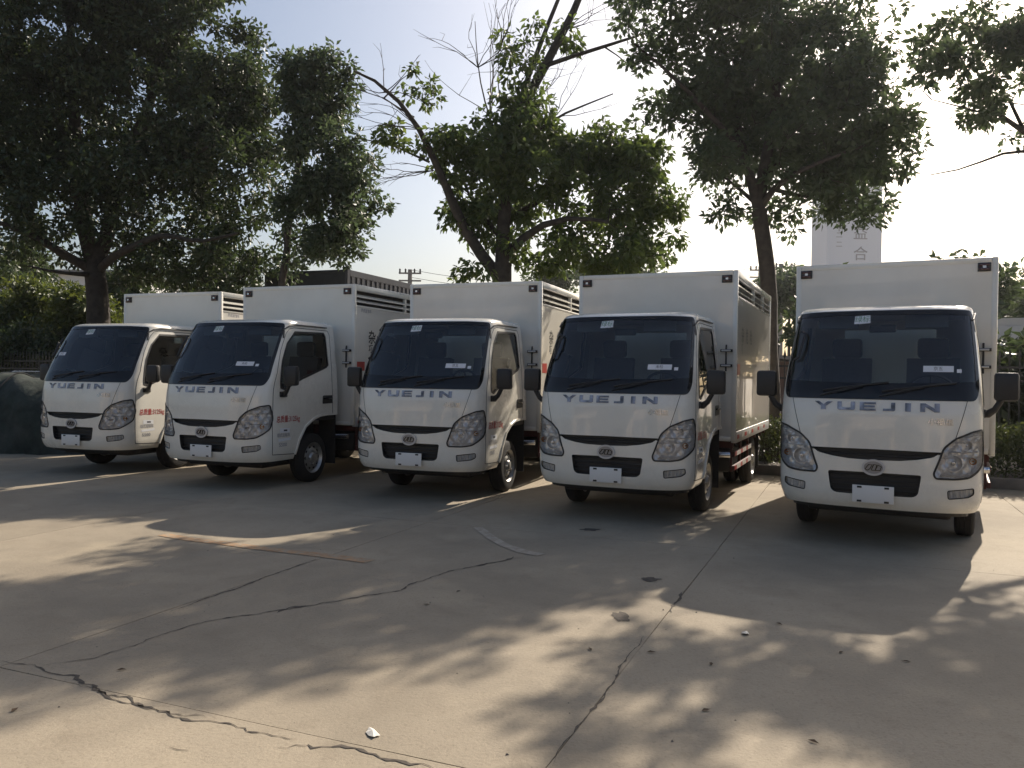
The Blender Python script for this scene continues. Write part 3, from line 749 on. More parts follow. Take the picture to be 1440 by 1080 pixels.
    for s in (-1, 1):
        fr = MB(); fr.box(*(sorted((s * (bw - .055), s * bw))), y0, y0 + .055, z0, z1, .012); fr = fr.build('corner_post', 'paint_white', root, True)
        MB().box(*(sorted((s * (bw - .05), s * bw))), y1 - .06, y1, z0, z1, .01).build('corner_post', 'paint_white', root, True)
        MB().box(*(sorted((s * (bw - .06), s * (bw + .002)))), y0 + .055, y1 - .06, z1 - .085, z1, .012).build('roof_rail', 'paint_white', root, True)
        MB().box(*(sorted((s * (bw - .06), s * (bw + .002)))), y0 + .055, y1 - .06, z0 - .02, z0 + .11, .008).build('lower_rail', 'alu_trim', root, True)
        sp = MB().box(*(sorted((s * (bw - .03), s * (bw - .006)))), y0 + .055, y1 - .06, z0 + .11, 2.335).build('box_side_panel', 'box_panel', root)
        MB().box(*(sorted((s * (bw - .03), s * (bw - .001)))), y0 + .055, y1 - .06, 2.3355, 2.362, .004).build('panel_rail', 'paint_white', root, True)
        # louvre slats of the vent band
        for zc in (2.422, 2.492):
            m = MB()
            m.prism([(s * (bw - .045), zc + .024), (s * (bw - .004), zc - .004), (s * (bw - .004), zc - .020), (s * (bw - .045), zc + .004)], 'Y', y0 + .055, y1 - .06)
            m.build('louvre_slat', 'paint_white', root)
        for y in (3.27, 4.2):
            MB().box(*(sorted((s * (bw - .04), s * (bw - .002)))), y - .022, y + .022, 2.3625, 2.562).build('vent_post', 'paint_white', root)
        MB().box(*(sorted((s * (bw - .09), s * (bw - .085)))), y0 + .06, y1 - .06, 2.30, 2.58).build('vent_screen', 'chassis', root)
        # rivet line and lettering
        def btext(body, size, y, z, mat, nm, sx=1.0):
            V, Fc = text_mesh(body, size, bold=.02)
            x = s * (bw - .0045)
            from_arrays(nm, [(x, y + a[0] * s * sx * (1 if s > 0 else 1), z + a[1]) for a in V], Fc if s > 0 else Fc, mat, sp)
        btext('杂', .20, 2.31, 1.92, 'ink_black', 'side_lettering'); btext('项', .12, 2.28, 1.765, 'ink_black', 'side_lettering')
        btext('危', .20, 2.66, 1.92, 'ink_black', 'side_lettering'); btext('险', .20, 3.0, 1.92, 'ink_black', 'side_lettering')
        btext('厢式运输车', .055, 2.15, 2.295, 'ink_grey', 'side_lettering')
        MB().box(*(sorted((s * (bw - .006), s * (bw - .003)))), 1.925, 2.12, 1.46, 1.585).build('hazard_sign', 'tape_red', sp)
        for k_, y in enumerate(np.arange(1.95, 4.9, .15)):
            if k_ % 2 == 0: MB().box(*(sorted((s * (bw + .002), s * (bw + .0045)))), y, y + .15, z0 + .025, z0 + .07).build('reflective_tape', 'tape_white' if k_ % 4 else 'tape_red', root)
    MB().box(-bw + .055, bw - .055, y0, y0 + .05, z1 - .06, z1, .012).build('front_header', 'paint_white', root, True)
    MB().box(-bw + .055, bw - .055, y0, y0 + .05, z0, z0 + .055, .01).build('front_sill', 'paint_white', root, True)
    for x in (-.47, .47): MB().box(x - .45, x + .45, y1 - .05, y1 - .015, z0 + .04, z1 - .06).build('rear_door', 'box_panel', root)
    for x in (-.84, .826):
        m = MB(); m.box(x - .058, x + .058, y0 - .012, y0 + .01, 2.507, 2.593, .006); lm = m.build('marker_lamp', 'black_plastic', root, True)
        for dz in (-.02, .022): MB().box(x - .046, x + .046, y0 - .022, y0 - .011, 2.55 + dz - .014, 2.55 + dz + .014, .005).build('lamp_lens', 'lens_red', lm, True)
        MB().box(x - .014, x + .016, y0 - .0245, y0 - .0215, 2.54, 2.562).build('lamp_centre', 'chrome_soft', lm)
    # catch bracket at the box front
    for z in (1.565, 1.735):
        m = MB(); m.box(.765, .90, y0 - .02, y0 + .008, z - .016, z + .016, .004); br = m.build('hose_bracket', 'chassis', root, True)
        MB().tube([(.78, y0 - .03, z), (.88, y0 - .03, z)], .010, 6).build('bracket_pin', 'alu_trim', br)
    MB().tube([(.83, y0 - .02, 1.50), (.83, y0 - .02, 1.76), (.83, y0 - .01, 1.80)], .010, 6).build('air_hose', 'black_plastic', root)
    # exhaust stub under the box front
    MB().tube([(.60, 1.75, .55), (.90, 1.78, .56)], .035, 10).build('exhaust_stub', 'chrome_soft', root, True)
    return root

PROTO = build_truck()
TR = [(5, 3.033, 6.843, 28.36, 'white box truck at the end of the row beside the hedge and iron fence'),
      (4, .924, 7.948, 23.86, 'white box truck second from the hedge, its glossy box side reflecting the yard'),
      (3, -1.142, 9.165, 19.64, 'white box truck in the middle of the row of five'),
      (2, -3.726, 9.851, 21.64, 'white box truck second from the green netted heap, red weight lettering on door'),
      (1, -5.971, 11.112, 19.29, 'white box truck parked beside the green netted heap')]
TRUCKS = {}
for i, (n, x, y, a, lb) in enumerate(TR):
    o = PROTO if i == 0 else copy_tree(PROTO)
    TRUCKS[n] = o
for n, x, y, a, lb in TR:
    o = TRUCKS[n]; o.location = (x, y, 0); o.rotation_euler.z = -R(a)
    tag(o, lb, 'truck', 'white box trucks parked in a row')
# paper slip behind each windscreen (differs from truck to truck)
for n in TRUCKS:
    x0, x1, z0, z1 = (.353, .577, 1.495, 1.546)
    if n == 1: x0, x1, z0, z1 = (-.56, -.40, 1.62, 1.665)
    o = patch('paper_slip', FP([(x0, z1), (x1, z1), (x1, z0), (x0, z0)]), .0026, 'paper', TRUCKS[n])
    V, Fc = text_mesh('京五' if n % 2 else '未检', .036); tv = np.array(V)
    from_arrays('slip_print', surf_off([fx(a + (x0 + x1) / 2, z0) for a in tv[:, 0]], tv[:, 1] + (z0 + z1) / 2, .0036), Fc, 'ink_dark', o)
    if n != 1:
        patch('small_sticker', FP([(.60, 1.52), (.635, 1.52), (.635, 1.49), (.60, 1.49)]), .0026, 'paper', TRUCKS[n])

# ================================================================ TREES
def build_tubes(name, paths, mat, parent, nside=6):
    V = []; Fc = []
    for pts, rad in paths:
        k = len(pts)
        if k < 2: continue
        n = nside if max(rad) > .03 else 4
        if max(rad) < .012: n = 3
        base = len(V); up = None
        for i in range(k):
            d = pts[min(i + 1, k - 1)] - pts[max(i - 1, 0)]; d = d / (np.linalg.norm(d) + 1e-9)
            if up is None:
                up = np.cross(d, [0.3, .5, .81]); up /= np.linalg.norm(up) + 1e-9
            up = up - d * up.dot(d); up /= np.linalg.norm(up) + 1e-9; q = np.cross(d, up)
            for j in range(n):
                a = 2 * math.pi * j / n; V.append(pts[i] + (up * math.cos(a) + q * math.sin(a)) * rad[i])
        for i in range(k - 1):
            for j in range(n):
                a = base + i * n + j; b = base + i * n + (j + 1) % n; Fc.append((a, b, b + n, a + n))
    return from_arrays(name, np.array(V), Fc, mat, parent, True)
def leaf_mesh(name, C, D, length, width, mat, parent, kind=None, tint=None):
    """C leaf bases (n,3), D leaf directions (n,3)"""
    n = len(C); L = length * rng.uniform(.65, 1.25, n)[:, None]; Wd = width * rng.uniform(.7, 1.2, n)[:, None]
    D = D / (np.linalg.norm(D, axis=1, keepdims=True) + 1e-9)
    S = np.cross(D, rng.normal(size=(n, 3)) + np.array([0, 0, .6])); S /= np.linalg.norm(S, axis=1, keepdims=True) + 1e-9
    N = np.cross(S, D)
    mid = C + D * L * .45
    V = np.empty((n, 4, 3)); V[:, 0] = C; V[:, 1] = mid + S * Wd * .5 + N * Wd * .18; V[:, 2] = C + D * L - N * L * .10; V[:, 3] = mid - S * Wd * .5 + N * Wd * .18
    me = bpy.data.meshes.new(name); me.vertices.add(4 * n); me.vertices.foreach_set('co', V.ravel())
    me.loops.add(6 * n); me.polygons.add(2 * n)
    b = (np.arange(n) * 4)[:, None]; idx = np.concatenate([b, b + 1, b + 2, b, b + 2, b + 3], 1).ravel()
    me.loops.foreach_set('vertex_index', idx.astype(np.int32)); me.polygons.foreach_set('loop_start', (np.arange(2 * n) * 3).astype(np.int32))
    at_ = me.attributes.new('tint', 'FLOAT', 'FACE'); tv = rng.beta(1.4, 2.6, n) if tint is None else tint
    at_.data.foreach_set('value', np.repeat(tv, 2).astype(np.float32))
    me.update(calc_edges=True); me.materials.append(M[mat])
    o = link(bpy.data.objects.new(name, me), parent)
    if kind: o['kind'] = kind
    return o
def tree(label, cat, depth, limbs, lobes, n_clump, n_leaf, leaf, mat, bark='bark', spread=.30, thick=1.0, dz=None, name='broadleaf_tree', group=None, twigs=0, seed=0, droop=.25, bare=()):
    global rng
    rng = np.random.default_rng(100 + seed)
    base = at(limbs[0][0][0], 540, depth); root = empty(name, (base.x, base.y, 0))
    tag(root, label, cat, group)
    org = np.array([base.x, base.y, 0.0]); m_px = depth / F_PX
    nodes = []; par = []; rad = []; paths = []
    ends = {}
    for li, (pl, r0, r1) in enumerate([(l[0:-2], l[-2], l[-1]) for l in limbs]):
        P = []
        for q in pl:
            dd = q[2] if len(q) > 2 else 0.0
            if li == 0 and q is pl[0]:
                p = np.array([base.x, base.y, 0.0])
            else: p = np.array(at(q[0], q[1], depth + dd))
            P.append(p)
        P = np.array(P); out = [P[0]]
        for a, b in zip(P[:-1], P[1:]):
            k = max(1, int(np.linalg.norm(b - a) / .35))
            for i in range(1, k + 1): out.append(a + (b - a) * i / k + (rng.normal(size=3) * .03 if i < k else 0))
        out = np.array(out)
        if len(out) > 4:
            sm = out.copy(); sm[1:-1] = (out[:-2] + 2 * out[1:-1] + out[2:]) / 4; out = sm
        rr = np.linspace(r0, r1, len(out)); 
        if li == 0: rr[0] *= 1.35
        paths.append((out - org, list(rr)))
        if li > 0 or len(limbs) == 1: nodes += list(out[len(out) // 4:])
        else: nodes += list(out[-2:])
    NV = np.array(nodes); vols = np.array([a[2] * a[3] * (a[2] + a[3]) / 2 * (a[5] if len(a) > 5 else 1) for a in lobes]) ; vols = vols / vols.sum()
    A = []
    for lb, v in zip(lobes, vols):
        px, py, rx, ry = lb[:4]; dd = lb[4] if len(lb) > 4 and lb[4] is not None else rng.normal() * .35 * thick
        c = np.array(at(px, py, depth + dd)); k = max(1, int(round(n_clump * v)))
        ks = max(1, k // 6)
        q = rng.normal(size=(ks, 3)); q /= np.linalg.norm(q, axis=1, keepdims=True); q *= rng.uniform(.1, 1, (ks, 1)) ** .42
        sub = c + q * np.array([rx * m_px, (rx + ry) / 2 * m_px * thick, ry * m_px])
        o_ = rng.normal(size=(ks * 6, 3)); o_ /= np.linalg.norm(o_, axis=1, keepdims=True); o_ *= rng.uniform(.1, 1, (ks * 6, 1)) ** .5 * spread * 2.5
        o_[::6] = 0
        A.append(np.repeat(sub, 6, 0) + o_ * np.array([1, 1, .75]))
    A = np.concatenate(A)
    # branches: join every clump to the nearest wood grown so far
    NL = [NV]; allN = NV
    order = np.argsort(np.min(np.linalg.norm(A[:, None, :] - NV[None], axis=2), axis=1))
    buf = []
    for cnt, i in enumerate(order):
        a = A[i]; dv = allN - a; dist = np.linalg.norm(dv, axis=1) + np.maximum(0, dv[:, 2]) * .6
        j = int(dist.argmin()); s = allN[j]; L = np.linalg.norm(a - s)
        k = max(2, int(L / .3)); t = np.linspace(0, 1, k + 1)[:, None]
        pts = s + (a - s) * t + np.array([0, 0, 1.0]) * (L * .12) * (t * (1 - t)) + rng.normal(size=(k + 1, 3)) * .025 * (t > 0)
        r0 = min(.045, .006 + .010 * L)
        paths.append((pts - org, list(np.linspace(r0, .004, k + 1))))
        allN = np.concatenate([allN, pts[1:]])
    for tw in bare:       # leafless twigs fanning out of a point
        px, py, dd, ln, nn, ang, fan = tw
        s0 = np.array(at(px, py, depth + dd))
        for q in range(nn):
            a = R(ang) + rng.normal() * R(fan); d = np.array([math.cos(a), rng.normal() * .35, math.sin(a)]); p = s0.copy(); pts = [p.copy()]
            for _ in range(7):
                d = d + rng.normal(size=3) * .16; d /= np.linalg.norm(d); p = p + d * ln / 7 * rng.uniform(.7, 1.2); pts.append(p.copy())
            pts = np.array(pts); paths.append((pts - org, list(np.linspace(.011, .003, len(pts)))))
            for h in (3, 5):
                dd2 = d + rng.normal(size=3) * .6; p2 = pts[h] + dd2 / np.linalg.norm(dd2) * ln * .3
                paths.append((np.array([pts[h], (pts[h] + p2) / 2 + rng.normal(size=3) * .04, p2]) - org, [.006, .004, .002]))
    build_tubes('trunk', paths, bark, root, 9)
    n = len(A) * n_leaf
    cl = np.repeat(np.arange(len(A)), n_leaf); cs = rng.uniform(.65, 1.3, len(A))[cl][:, None]
    offs = rng.normal(size=(n, 3)); offs /= np.linalg.norm(offs, axis=1, keepdims=True); offs *= spread * rng.uniform(0, 1, (n, 1)) ** .5 * cs * np.array([1, 1, .85])
    C = A[cl] + offs
    D = offs / (np.linalg.norm(offs, axis=1, keepdims=True) + 1e-6) * .8 + rng.normal(size=(n, 3)) * .45 + np.array([0, 0, -droop])
    tint = np.clip(rng.beta(1.4, 2.6, n) * .7 + rng.uniform(0, .45, len(A))[cl], 0, 1)
    leaf_mesh('crown', C - org, D, leaf[0], leaf[1], mat, root, None, tint)
    return root
TREES = {}
def far_tree(px, py, depth, rx, ry, mat, label, seed, n=90, leaf=(.22, .12), nleaf=60, name='background_tree', group='trees beyond the fence', trunk=.12, spread=.35):
    lob = []
    r = random.Random(seed)
    for _ in range(9):
        a = r.uniform(0, 2 * math.pi); q = r.uniform(.1, .7)
        lob.append((px + math.cos(a) * rx * q, py + math.sin(a) * ry * q, rx * r.uniform(.35, .5), ry * r.uniform(.35, .5)))
    return tree(label, 'tree', depth, [((px, 540), (px + 2, py + ry * .9), (px + r.uniform(-.2, .2) * rx, py), trunk, trunk * .5)], lob, n, nleaf, leaf, mat, name=name, group=group, seed=seed, spread=spread)

LEAF = (.155, .082)
# big dark evergreen behind the first truck
tree('large dark evergreen tree with thick trunk behind the truck by the netted heap', 'tree', 20.0,
     [((137, 540), (140, 455), (137, 405), (132, 372), .33, .24),
      ((132, 374), (118, 320), (110, 240), (102, 130), (95, 0), (92, -90), .20, .05),
      ((134, 372), (152, 330), (168, 260), (200, 170, .8), (238, 80, 1), (262, -40, 1), .19, .05),
      ((140, 380), (175, 352, -.8), (225, 330, -1.2), (285, 342, -1.6), (335, 328, -1.8), .11, .03),
      ((130, 380), (95, 362, -.5), (55, 335, -1), (10, 315, -1.2), (-40, 300, -1.4), .12, .03),
      ((128, 385), (95, 384, -1.2), (40, 374, -1.6), .07, .02),
      ((115, 290), (60, 210, 1), (10, 120, 1.5), .09, .03), ((165, 270), (250, 230, -1), (330, 190, -1.2), .08, .03),
      ((190, 190), (280, 130, .5), (340, 110, .8), .07, .02)],
     [(60, 60, 100, 80), (180, 40, 105, 80), (275, 55, 82, 78), (325, 135, 58, 68), (250, 165, 95, 80), (120, 165, 110, 80), (20, 190, 75, 90),
      (325, 235, 62, 60), (200, 265, 110, 58), (60, 285, 90, 60), (338, 305, 50, 50), (262, 352, 90, 36), (180, 352, 55, 36, None, .6), (15, 350, 60, 42), (90, -60, 150, 60),
      (235, -60, 115, 60), (-60, 150, 60, 120), (85, 375, 40, 18), (250, 385, 60, 18), (160, 378, 30, 16), (355, 385, 40, 16), (330, 362, 45, 30), (345, 60, 30, 40, None, .6), (210, 372, 60, 20), (300, 378, 70, 18), (368, 335, 26, 42), (370, 240, 24, 46), (358, 140, 26, 46), (355, 190, 30, 40)],
     2500, 42, LEAF, 'leaf_dark', spread=.27, thick=1.0, seed=1, group='trees standing behind the row of trucks')
# slim tree by the container
tree('slender young tree growing beside the dark cargo container', 'tree', 17.6,
     [((390, 540), (394, 420), (400, 370), (408, 300), .085, .075), ((408, 300), (417, 240), (433, 165), (442, 90), .07, .02),
      ((412, 270), (450, 240, -.3), (490, 270, -.4), .035, .012), ((404, 340), (440, 325, .3), (480, 335, .4), .03, .012), ((425, 200), (455, 150), (470, 130), .025, .01)],
     [(430, 92, 34, 28), (460, 100, 38, 30), (440, 140, 42, 32), (470, 160, 40, 34), (430, 195, 34, 32), (465, 215, 40, 34), (500, 262, 34, 34), (465, 285, 52, 36),
      (508, 300, 26, 30), (430, 300, 32, 40), (440, 345, 46, 24), (490, 335, 34, 30), (415, 255, 20, 26, None, .5), (405, 345, 20, 30)],
     460, 44, (.13, .068), 'leaf_cool', spread=.21, thick=.85, seed=2, group='trees standing behind the row of trucks')
# centre tree with bare limbs
tree('half bare tree with long leafless limbs and twigs rising from a leafy base', 'tree', 15.4,
     [((704, 540), (705, 430), (706, 395), (706, 370), .22, .18),
      ((703, 392), (675, 358), (650, 318), (618, 240, -.3), (592, 182, -.5), (565, 142, -.6), (522, 106, -.8), (498, 100, -.9), .12, .018),
      ((706, 372), (708, 310), (712, 232), (722, 175), (744, 132), (768, 92), (795, 40), (818, -10), (835, -70), .135, .05),
      ((722, 178), (738, 120, .3), (762, 58, .4), (786, 0, .5), (800, -50, .5), .06, .03),
      ((768, 92), (800, 80, -.3), (850, 66, -.4), (905, 48, -.5), (950, 34, -.6), .045, .014),
      ((850, 66, -.4), (868, 78, -.3), (895, 100, -.3), .02, .008),
      ((716, 352), (758, 314, -.3), (800, 304, -.5), (855, 312, -.8), .09, .025),
      ((722, 200), (770, 175, .6), (820, 150, .8), (862, 132, .9), .04, .012),
      ((604, 228, -.3), (556, 206, -.3), (500, 194, -.4), .03, .010), ((582, 165, -.5), (540, 138, -.3), (500, 125, -.2), .025, .008),
      ((712, 240), (690, 170, .2), (672, 90, .3), (668, 30, .3), .03, .007), ((715, 210), (700, 120, -.2), (706, 40, -.3), .02, .005),
      ((730, 300), (800, 260, .6), (870, 240, .8), .06, .02), ((700, 330), (660, 280, .5), (640, 230, .7), .05, .015)],
     [(742, 195, 50, 45), (700, 205, 48, 45), (738, 62, 16, 28, None, 2.2), (730, 98, 20, 26, None, 1.6), (778, 60, 18, 22, None, 1.4), (720, 140, 24, 24), (648, 235, 36, 46), (618, 195, 24, 34), (600, 125, 14, 14, None, 1.5), (540, 200, 22, 10, None, 1.5),
      (690, 275, 62, 45), (660, 300, 34, 28), (780, 235, 52, 45), (845, 212, 58, 42), (895, 222, 46, 45), (912, 285, 32, 46), (850, 300, 70, 40, None, .8),
      (860, 350, 62, 34), (790, 352, 45, 30, None, .7), (735, 335, 38, 32, None, .7), (690, 345, 22, 26), (660, 382, 13, 12), (915, 340, 28, 30), (770, 382, 40, 12)],
     660, 38, (.14, .076), 'leaf_mid', spread=.20, thick=.95, seed=3, group='trees standing behind the row of trucks', droop=.55,
     bare=[(690, 165, .2, 2.1, 7, 95, 22), (672, 95, .3, 1.5, 6, 100, 35), (590, 182, -.4, 1.5, 5, 150, 35), (610, 240, -.3, 1.4, 5, 200, 22), (540, 130, -.5, 1.0, 4, 90, 40), (800, 40, 0, 1.3, 4, 40, 30), (735, 150, .2, 1.8, 5, 70, 25), (780, 165, .7, 1.4, 4, 50, 30), (706, 60, -.3, 1.0, 4, 95, 30)])
# right-hand tree
tree('full leafy tree with straight dark trunk behind the last two trucks', 'tree', 13.3,
     [((1084, 540), (1084, 430), (1080, 380), (1073, 335), (1067, 296), .155, .12),
      ((1067, 298), (1046, 225), (1030, 150, .3), (1012, 60, .4), (1000, -70, .5), .085, .03), ((1067, 298), (1072, 240), (1088, 170), (1094, 80), (1104, -90), .10, .03),
      ((1070, 290), (1110, 245, -.5), (1155, 226, -.8), (1218, 204, -1), .06, .018), ((1040, 205), (1005, 170, -.4), (970, 130, -.5), (930, 90, -.6), (890, 60, -.6), .05, .014),
      ((1075, 250), (1130, 190, .8), (1190, 130, 1), (1230, 80, 1), .06, .018), ((1067, 290), (1020, 250, .6), (985, 235, .7), .04, .012), ((1080, 265), (1130, 275, .5), (1190, 290, .6), .04, .012)],
     [(1060, 34, 95, 62), (1150, 58, 88, 64), (1005, 95, 58, 70), (1095, 135, 105, 75), (1190, 140, 62, 72), (1180, 225, 84, 60), (1065, 215, 78, 58), (1000, 232, 42, 40),
      (1125, 285, 66, 30), (1200, 280, 48, 34), (1245, 190, 34, 48), (1255, 240, 24, 24), (1215, 315, 22, 16), (1030, 295, 22, 26), (1010, -20, 50, 30), (985, -20, 60, 40),
      (905, 125, 36, 40, None, .8), (930, 60, 46, 42, None, .8), (885, 25, 34, 30, None, .8), (958, 145, 28, 34), (900, -12, 50, 26, None, .9), (1228, 60, 20, 50), (970, 20, 50, 50), (1140, 200, 90, 70)],
     980, 38, (.125, .066), 'leaf_cool', spread=.20, thick=1.0, seed=4, group='trees standing behind the row of trucks')
# tree off to the right, branches reaching in
tree('tree outside the yard corner reaching thin sparse branches over the hedge', 'tree', 11.4,
     [((1560, 540), (1560, 420), (1552, 320), (1545, 270), .16, .12), ((1548, 285), (1500, 222), (1440, 184), (1402, 164), (1370, 128), (1345, 70), .07, .012),
      ((1546, 290), (1500, 240, -.4), (1440, 206, -.6), (1380, 226, -.8), (1308, 246, -1), .035, .006), ((1546, 275), (1550, 180), (1545, 60), (1540, -60), .09, .03), ((1548, 270), (1610, 190), (1660, 100), .07, .02),
      ((1440, 184), (1400, 110, .4), (1420, 60, .5), .03, .01), ((1402, 164), (1350, 150, .3), (1310, 140, .3), .02, .007)],
     [(1340, 58, 34, 34), (1380, 88, 44, 40), (1308, 92, 30, 26), (1402, 132, 40, 34), (1335, 132, 38, 26), (1342, 28, 22, 16), (1425, 100, 34, 44), (1296, 110, 14, 20), (1445, 165, 24, 20), (1365, 150, 34, 20),
      (1510, 60, 70, 70), (1600, 60, 90, 90), (1480, -40, 60, 40, None, .6), (1620, 180, 80, 50), (1530, 160, 40, 30)],
     470, 36, (.12, .062), 'leaf_cool', spread=.17, thick=1.0, seed=5, group='trees standing behind the row of trucks', droop=.4)
# shrubs and small trees at the far left
for i, (px, py, d, rx, ry, mt, lb) in enumerate([
    (20, 425, 25, 60, 50, 'leaf_bright', 'yellow green shrub catching sunlight behind the iron fence'),
    (75, 440, 26.5, 55, 55, 'leaf_mid', 'mid green shrub standing behind the netted heap'),
    (112, 450, 24, 38, 42, 'leaf_bright', 'bright green shrub next to the thick tree trunk'),
    (-40, 400, 28, 70, 70, 'leaf_dark', 'dark leafy tree at the yard corner behind the heap'),
    (45, 380, 33, 55, 40, 'leaf_dark', 'dark background tree in front of the white building'),
    (15, 492, 23.5, 40, 26, 'leaf_dark', 'low dark shrub behind the fence next to the gate pillar'),
    (70, 496, 23, 38, 26, 'leaf_dark', 'low dark shrub behind the fence by the netted heap'),
    (178, 420, 26, 30, 45, 'leaf_dark', 'small dark tree between thick trunk and truck box'),
    (300, 392, 30, 105, 34, 'leaf_dark', 'low dark tree line behind the first two trucks')]):
    far_tree(px, py, d, rx, ry, mt, lb, 20 + i, 120, (.17, .08), 70, group='shrubs and trees by the left fence', trunk=.07, spread=.28)
for i, (px, py, d, rx, ry, mt, lb) in enumerate([
    (1450, 420, 26, 48, 52, 'leaf_cool', 'feathery tree behind the white van beyond the fence'),
    (1108, 415, 34, 20, 26, 'leaf_cool', 'small distant tree between the last two trucks'),
    (1445, 548, 13.6, 60, 46, 'leaf_dark', 'dark low shrub behind the fence in front of the white van'),
    (870, 385, 48, 55, 18, 'leaf_cool', 'low distant tree beyond the centre tree'),
    (780, 392, 50, 40, 12, 'leaf_cool', 'far low tree behind the middle truck box'),
    (1490, 460, 22, 40, 60, 'leaf_dark', 'dark tree right of the white van')]):
    far_tree(px, py, d, rx, ry, mt, lb, 40 + i, 90, (.26, .13), 55, trunk=.09, spread=.4)

for i, (px, py, d, rx, ry, mt, lb) in enumerate([
    (1165, 445, 21, 50, 55, 'leaf_dark', 'bushy tree hidden behind the last truck box, next to the shed'),
    (1250, 440, 20, 55, 58, 'leaf_dark', 'bushy tree standing behind the last truck box'),
    (1340, 435, 20.5, 55, 55, 'leaf_dark', 'bushy tree between the last truck box and the white van')]):
    far_tree(px, py, d, rx, ry, mt, lb, 50 + i, 110, (.22, .11), 60, trunk=.09, spread=.34)

# ================================================================ HEDGE, KERB, FENCE
RL0 = Vector((5.44, 11.3, 0)); RD = Vector((.904, -.427, 0)).normalized(); RN = Vector((-RD.y, RD.x, 0))     # line at the trucks' tails; RN points away from the camera
def rowpt(s, off, z=0.0): return RL0 + RD * s + RN * off + Vector((0, 0, z))
RA = math.atan2(RD.y, RD.x)
def rowbox(name, s0, s1, o0, o1, z0, z1, mat, parent=None, bev=.01):
    o = MB().box(s0, s1, o0, o1, z0, z1, bev).build(name, mat, parent, True)
    if parent is None: o.location = RL0; o.rotation_euler.z = RA
    return o
kb = empty('kerb', RL0, RA); tag(kb, kind='structure')
for s in np.arange(-18, 9, 1.0): MB().box(s + .004, s + .996, .02, .16, -.01, .14, .012).build('kerb_stone', 'kerb_stone', kb, True)
so = rowbox('planting_bed', -18, 9, .165, 1.7, -.01, .09, 'soil'); tag(so, kind='structure')
def hedge(label, s0, s1, n, seed, hgt=.78):
    global rng
    rng = np.random.default_rng(seed); h = empty('hedge', rowpt((s0 + s1) / 2, .55), RA)
    tag(h, label, 'hedge', 'trimmed hedge along the fence')
    L = s1 - s0; k = n
    C = np.stack([rng.uniform(-L / 2, L / 2, k), rng.uniform(-.36, .36, k), .08 + (hgt - .05) * rng.uniform(0, 1, k) ** .6], 1)
    C[:, 2] += rng.normal(size=k) * .03
    D = rng.normal(size=(k, 3)) * .6 + np.array([0, -.2, .5])
    leaf_mesh('foliage', C, D, .07, .035, 'leaf_hedge', h)
    st = []
    for i in range(int(L / .25)):
        x = -L / 2 + i * .25 + rng.uniform(0, .2); y = rng.uniform(-.2, .2)
        st.append((np.array([[x, y, .05], [x + rng.normal() * .05, y, .35], [x + rng.normal() * .1, y + rng.normal() * .1, .68]]), [.012, .009, .004]))
    build_tubes('stem', st, 'bark', h, 5)
hedge('trimmed green hedge with sunlit top beside the last truck', -.6, 5.0, 16000, 61)
hedge('trimmed hedge running behind the middle trucks', -9.0, -.6, 15000, 62)
hedge('trimmed hedge behind the trucks near the netted heap', -15.5, -9.0, 12000, 63)
# wrought iron fence panels
bar_me = None
def fence_panel(s0, n, label):
    global bar_me
    f = empty('iron_fence', rowpt(s0, 1.75), RA); tag(f, label, 'fence', 'black iron fence panels along the yard')
    L = n * .13
    for z in (.35, 1.42, 1.62): MB().box(0, L, -.02, .02, z, z + .035).build('rail', 'fence_iron', f)
    MB().box(-.04, .04, -.04, .04, 0, 1.95, .008).build('post', 'fence_iron', f)
    MB().lathe([(1.95, .05), (1.99, .055), (2.02, .02), (2.06, .05), (2.11, .03), (2.15, 0)], 10, (0, 0, 0), 'Z').build('finial', 'fence_iron', f)
    for i in range(1, n):
        if bar_me is None:
            m = MB(); m.box(-.010, .010, -.010, .010, .12, 1.78)
            m.add([(-.028, 0, 1.80), (0, .012, 1.80), (.028, 0, 1.80), (0, -.012, 1.80), (0, 0, 1.93), (0, 0, 1.76)], [(0, 1, 4), (1, 2, 4), (2, 3, 4), (3, 0, 4), (1, 0, 5), (2, 1, 5), (3, 2, 5), (0, 3, 5)])
            o = m.build('bar', 'fence_iron', f); bar_me = o.data
        else: o = link(bpy.data.objects.new('bar', bar_me), f)
        o.location.x = i * .13
        if i % 2 == 0:
            pts = [(i * .13 + .045 * math.cos(a) + .065 - .13, 0, 1.535 + .045 * math.sin(a)) for a in np.linspace(0, 2 * math.pi, 9)]
            MB().tube(pts, .007, 4, False).build('scroll_ring', 'fence_iron', f)
LBF = ['black iron fence panel with spear tops above the sunlit hedge', 'black iron fence panel behind the last truck', 'black iron fence panel seen between the last two trucks',
       'black iron fence panel behind the second truck from the hedge', 'black iron fence panel behind the middle truck', 'black iron fence panel past the middle truck',
       'black iron fence panel behind the truck second from the heap', 'black iron fence panel near the slender tree', 'black iron fence panel by the large evergreen trunk',
       'black iron fence panel behind the netted heap', 'black iron fence panel beside the pale gate pillar', 'black iron fence panel beyond the pale gate pillar']
for k_, lb in enumerate(LBF): fence_panel(3.2 - 2.6 * k_ * .99, 20, lb)
# pale pillar at the left
pp = at(7, 480, 22.0)
pl_ = empty('gate_pillar', (pp.x, pp.y, 0)); tag(pl_, 'pale round gate pillar by the shrubs at the fence', 'pillar')
MB().lathe([(0, .30), (.15, .30), (.16, .22), (2.2, .20), (2.25, .27), (2.42, .27), (2.43, 0)], 20).build('shaft', 'wall_white', pl_, True)

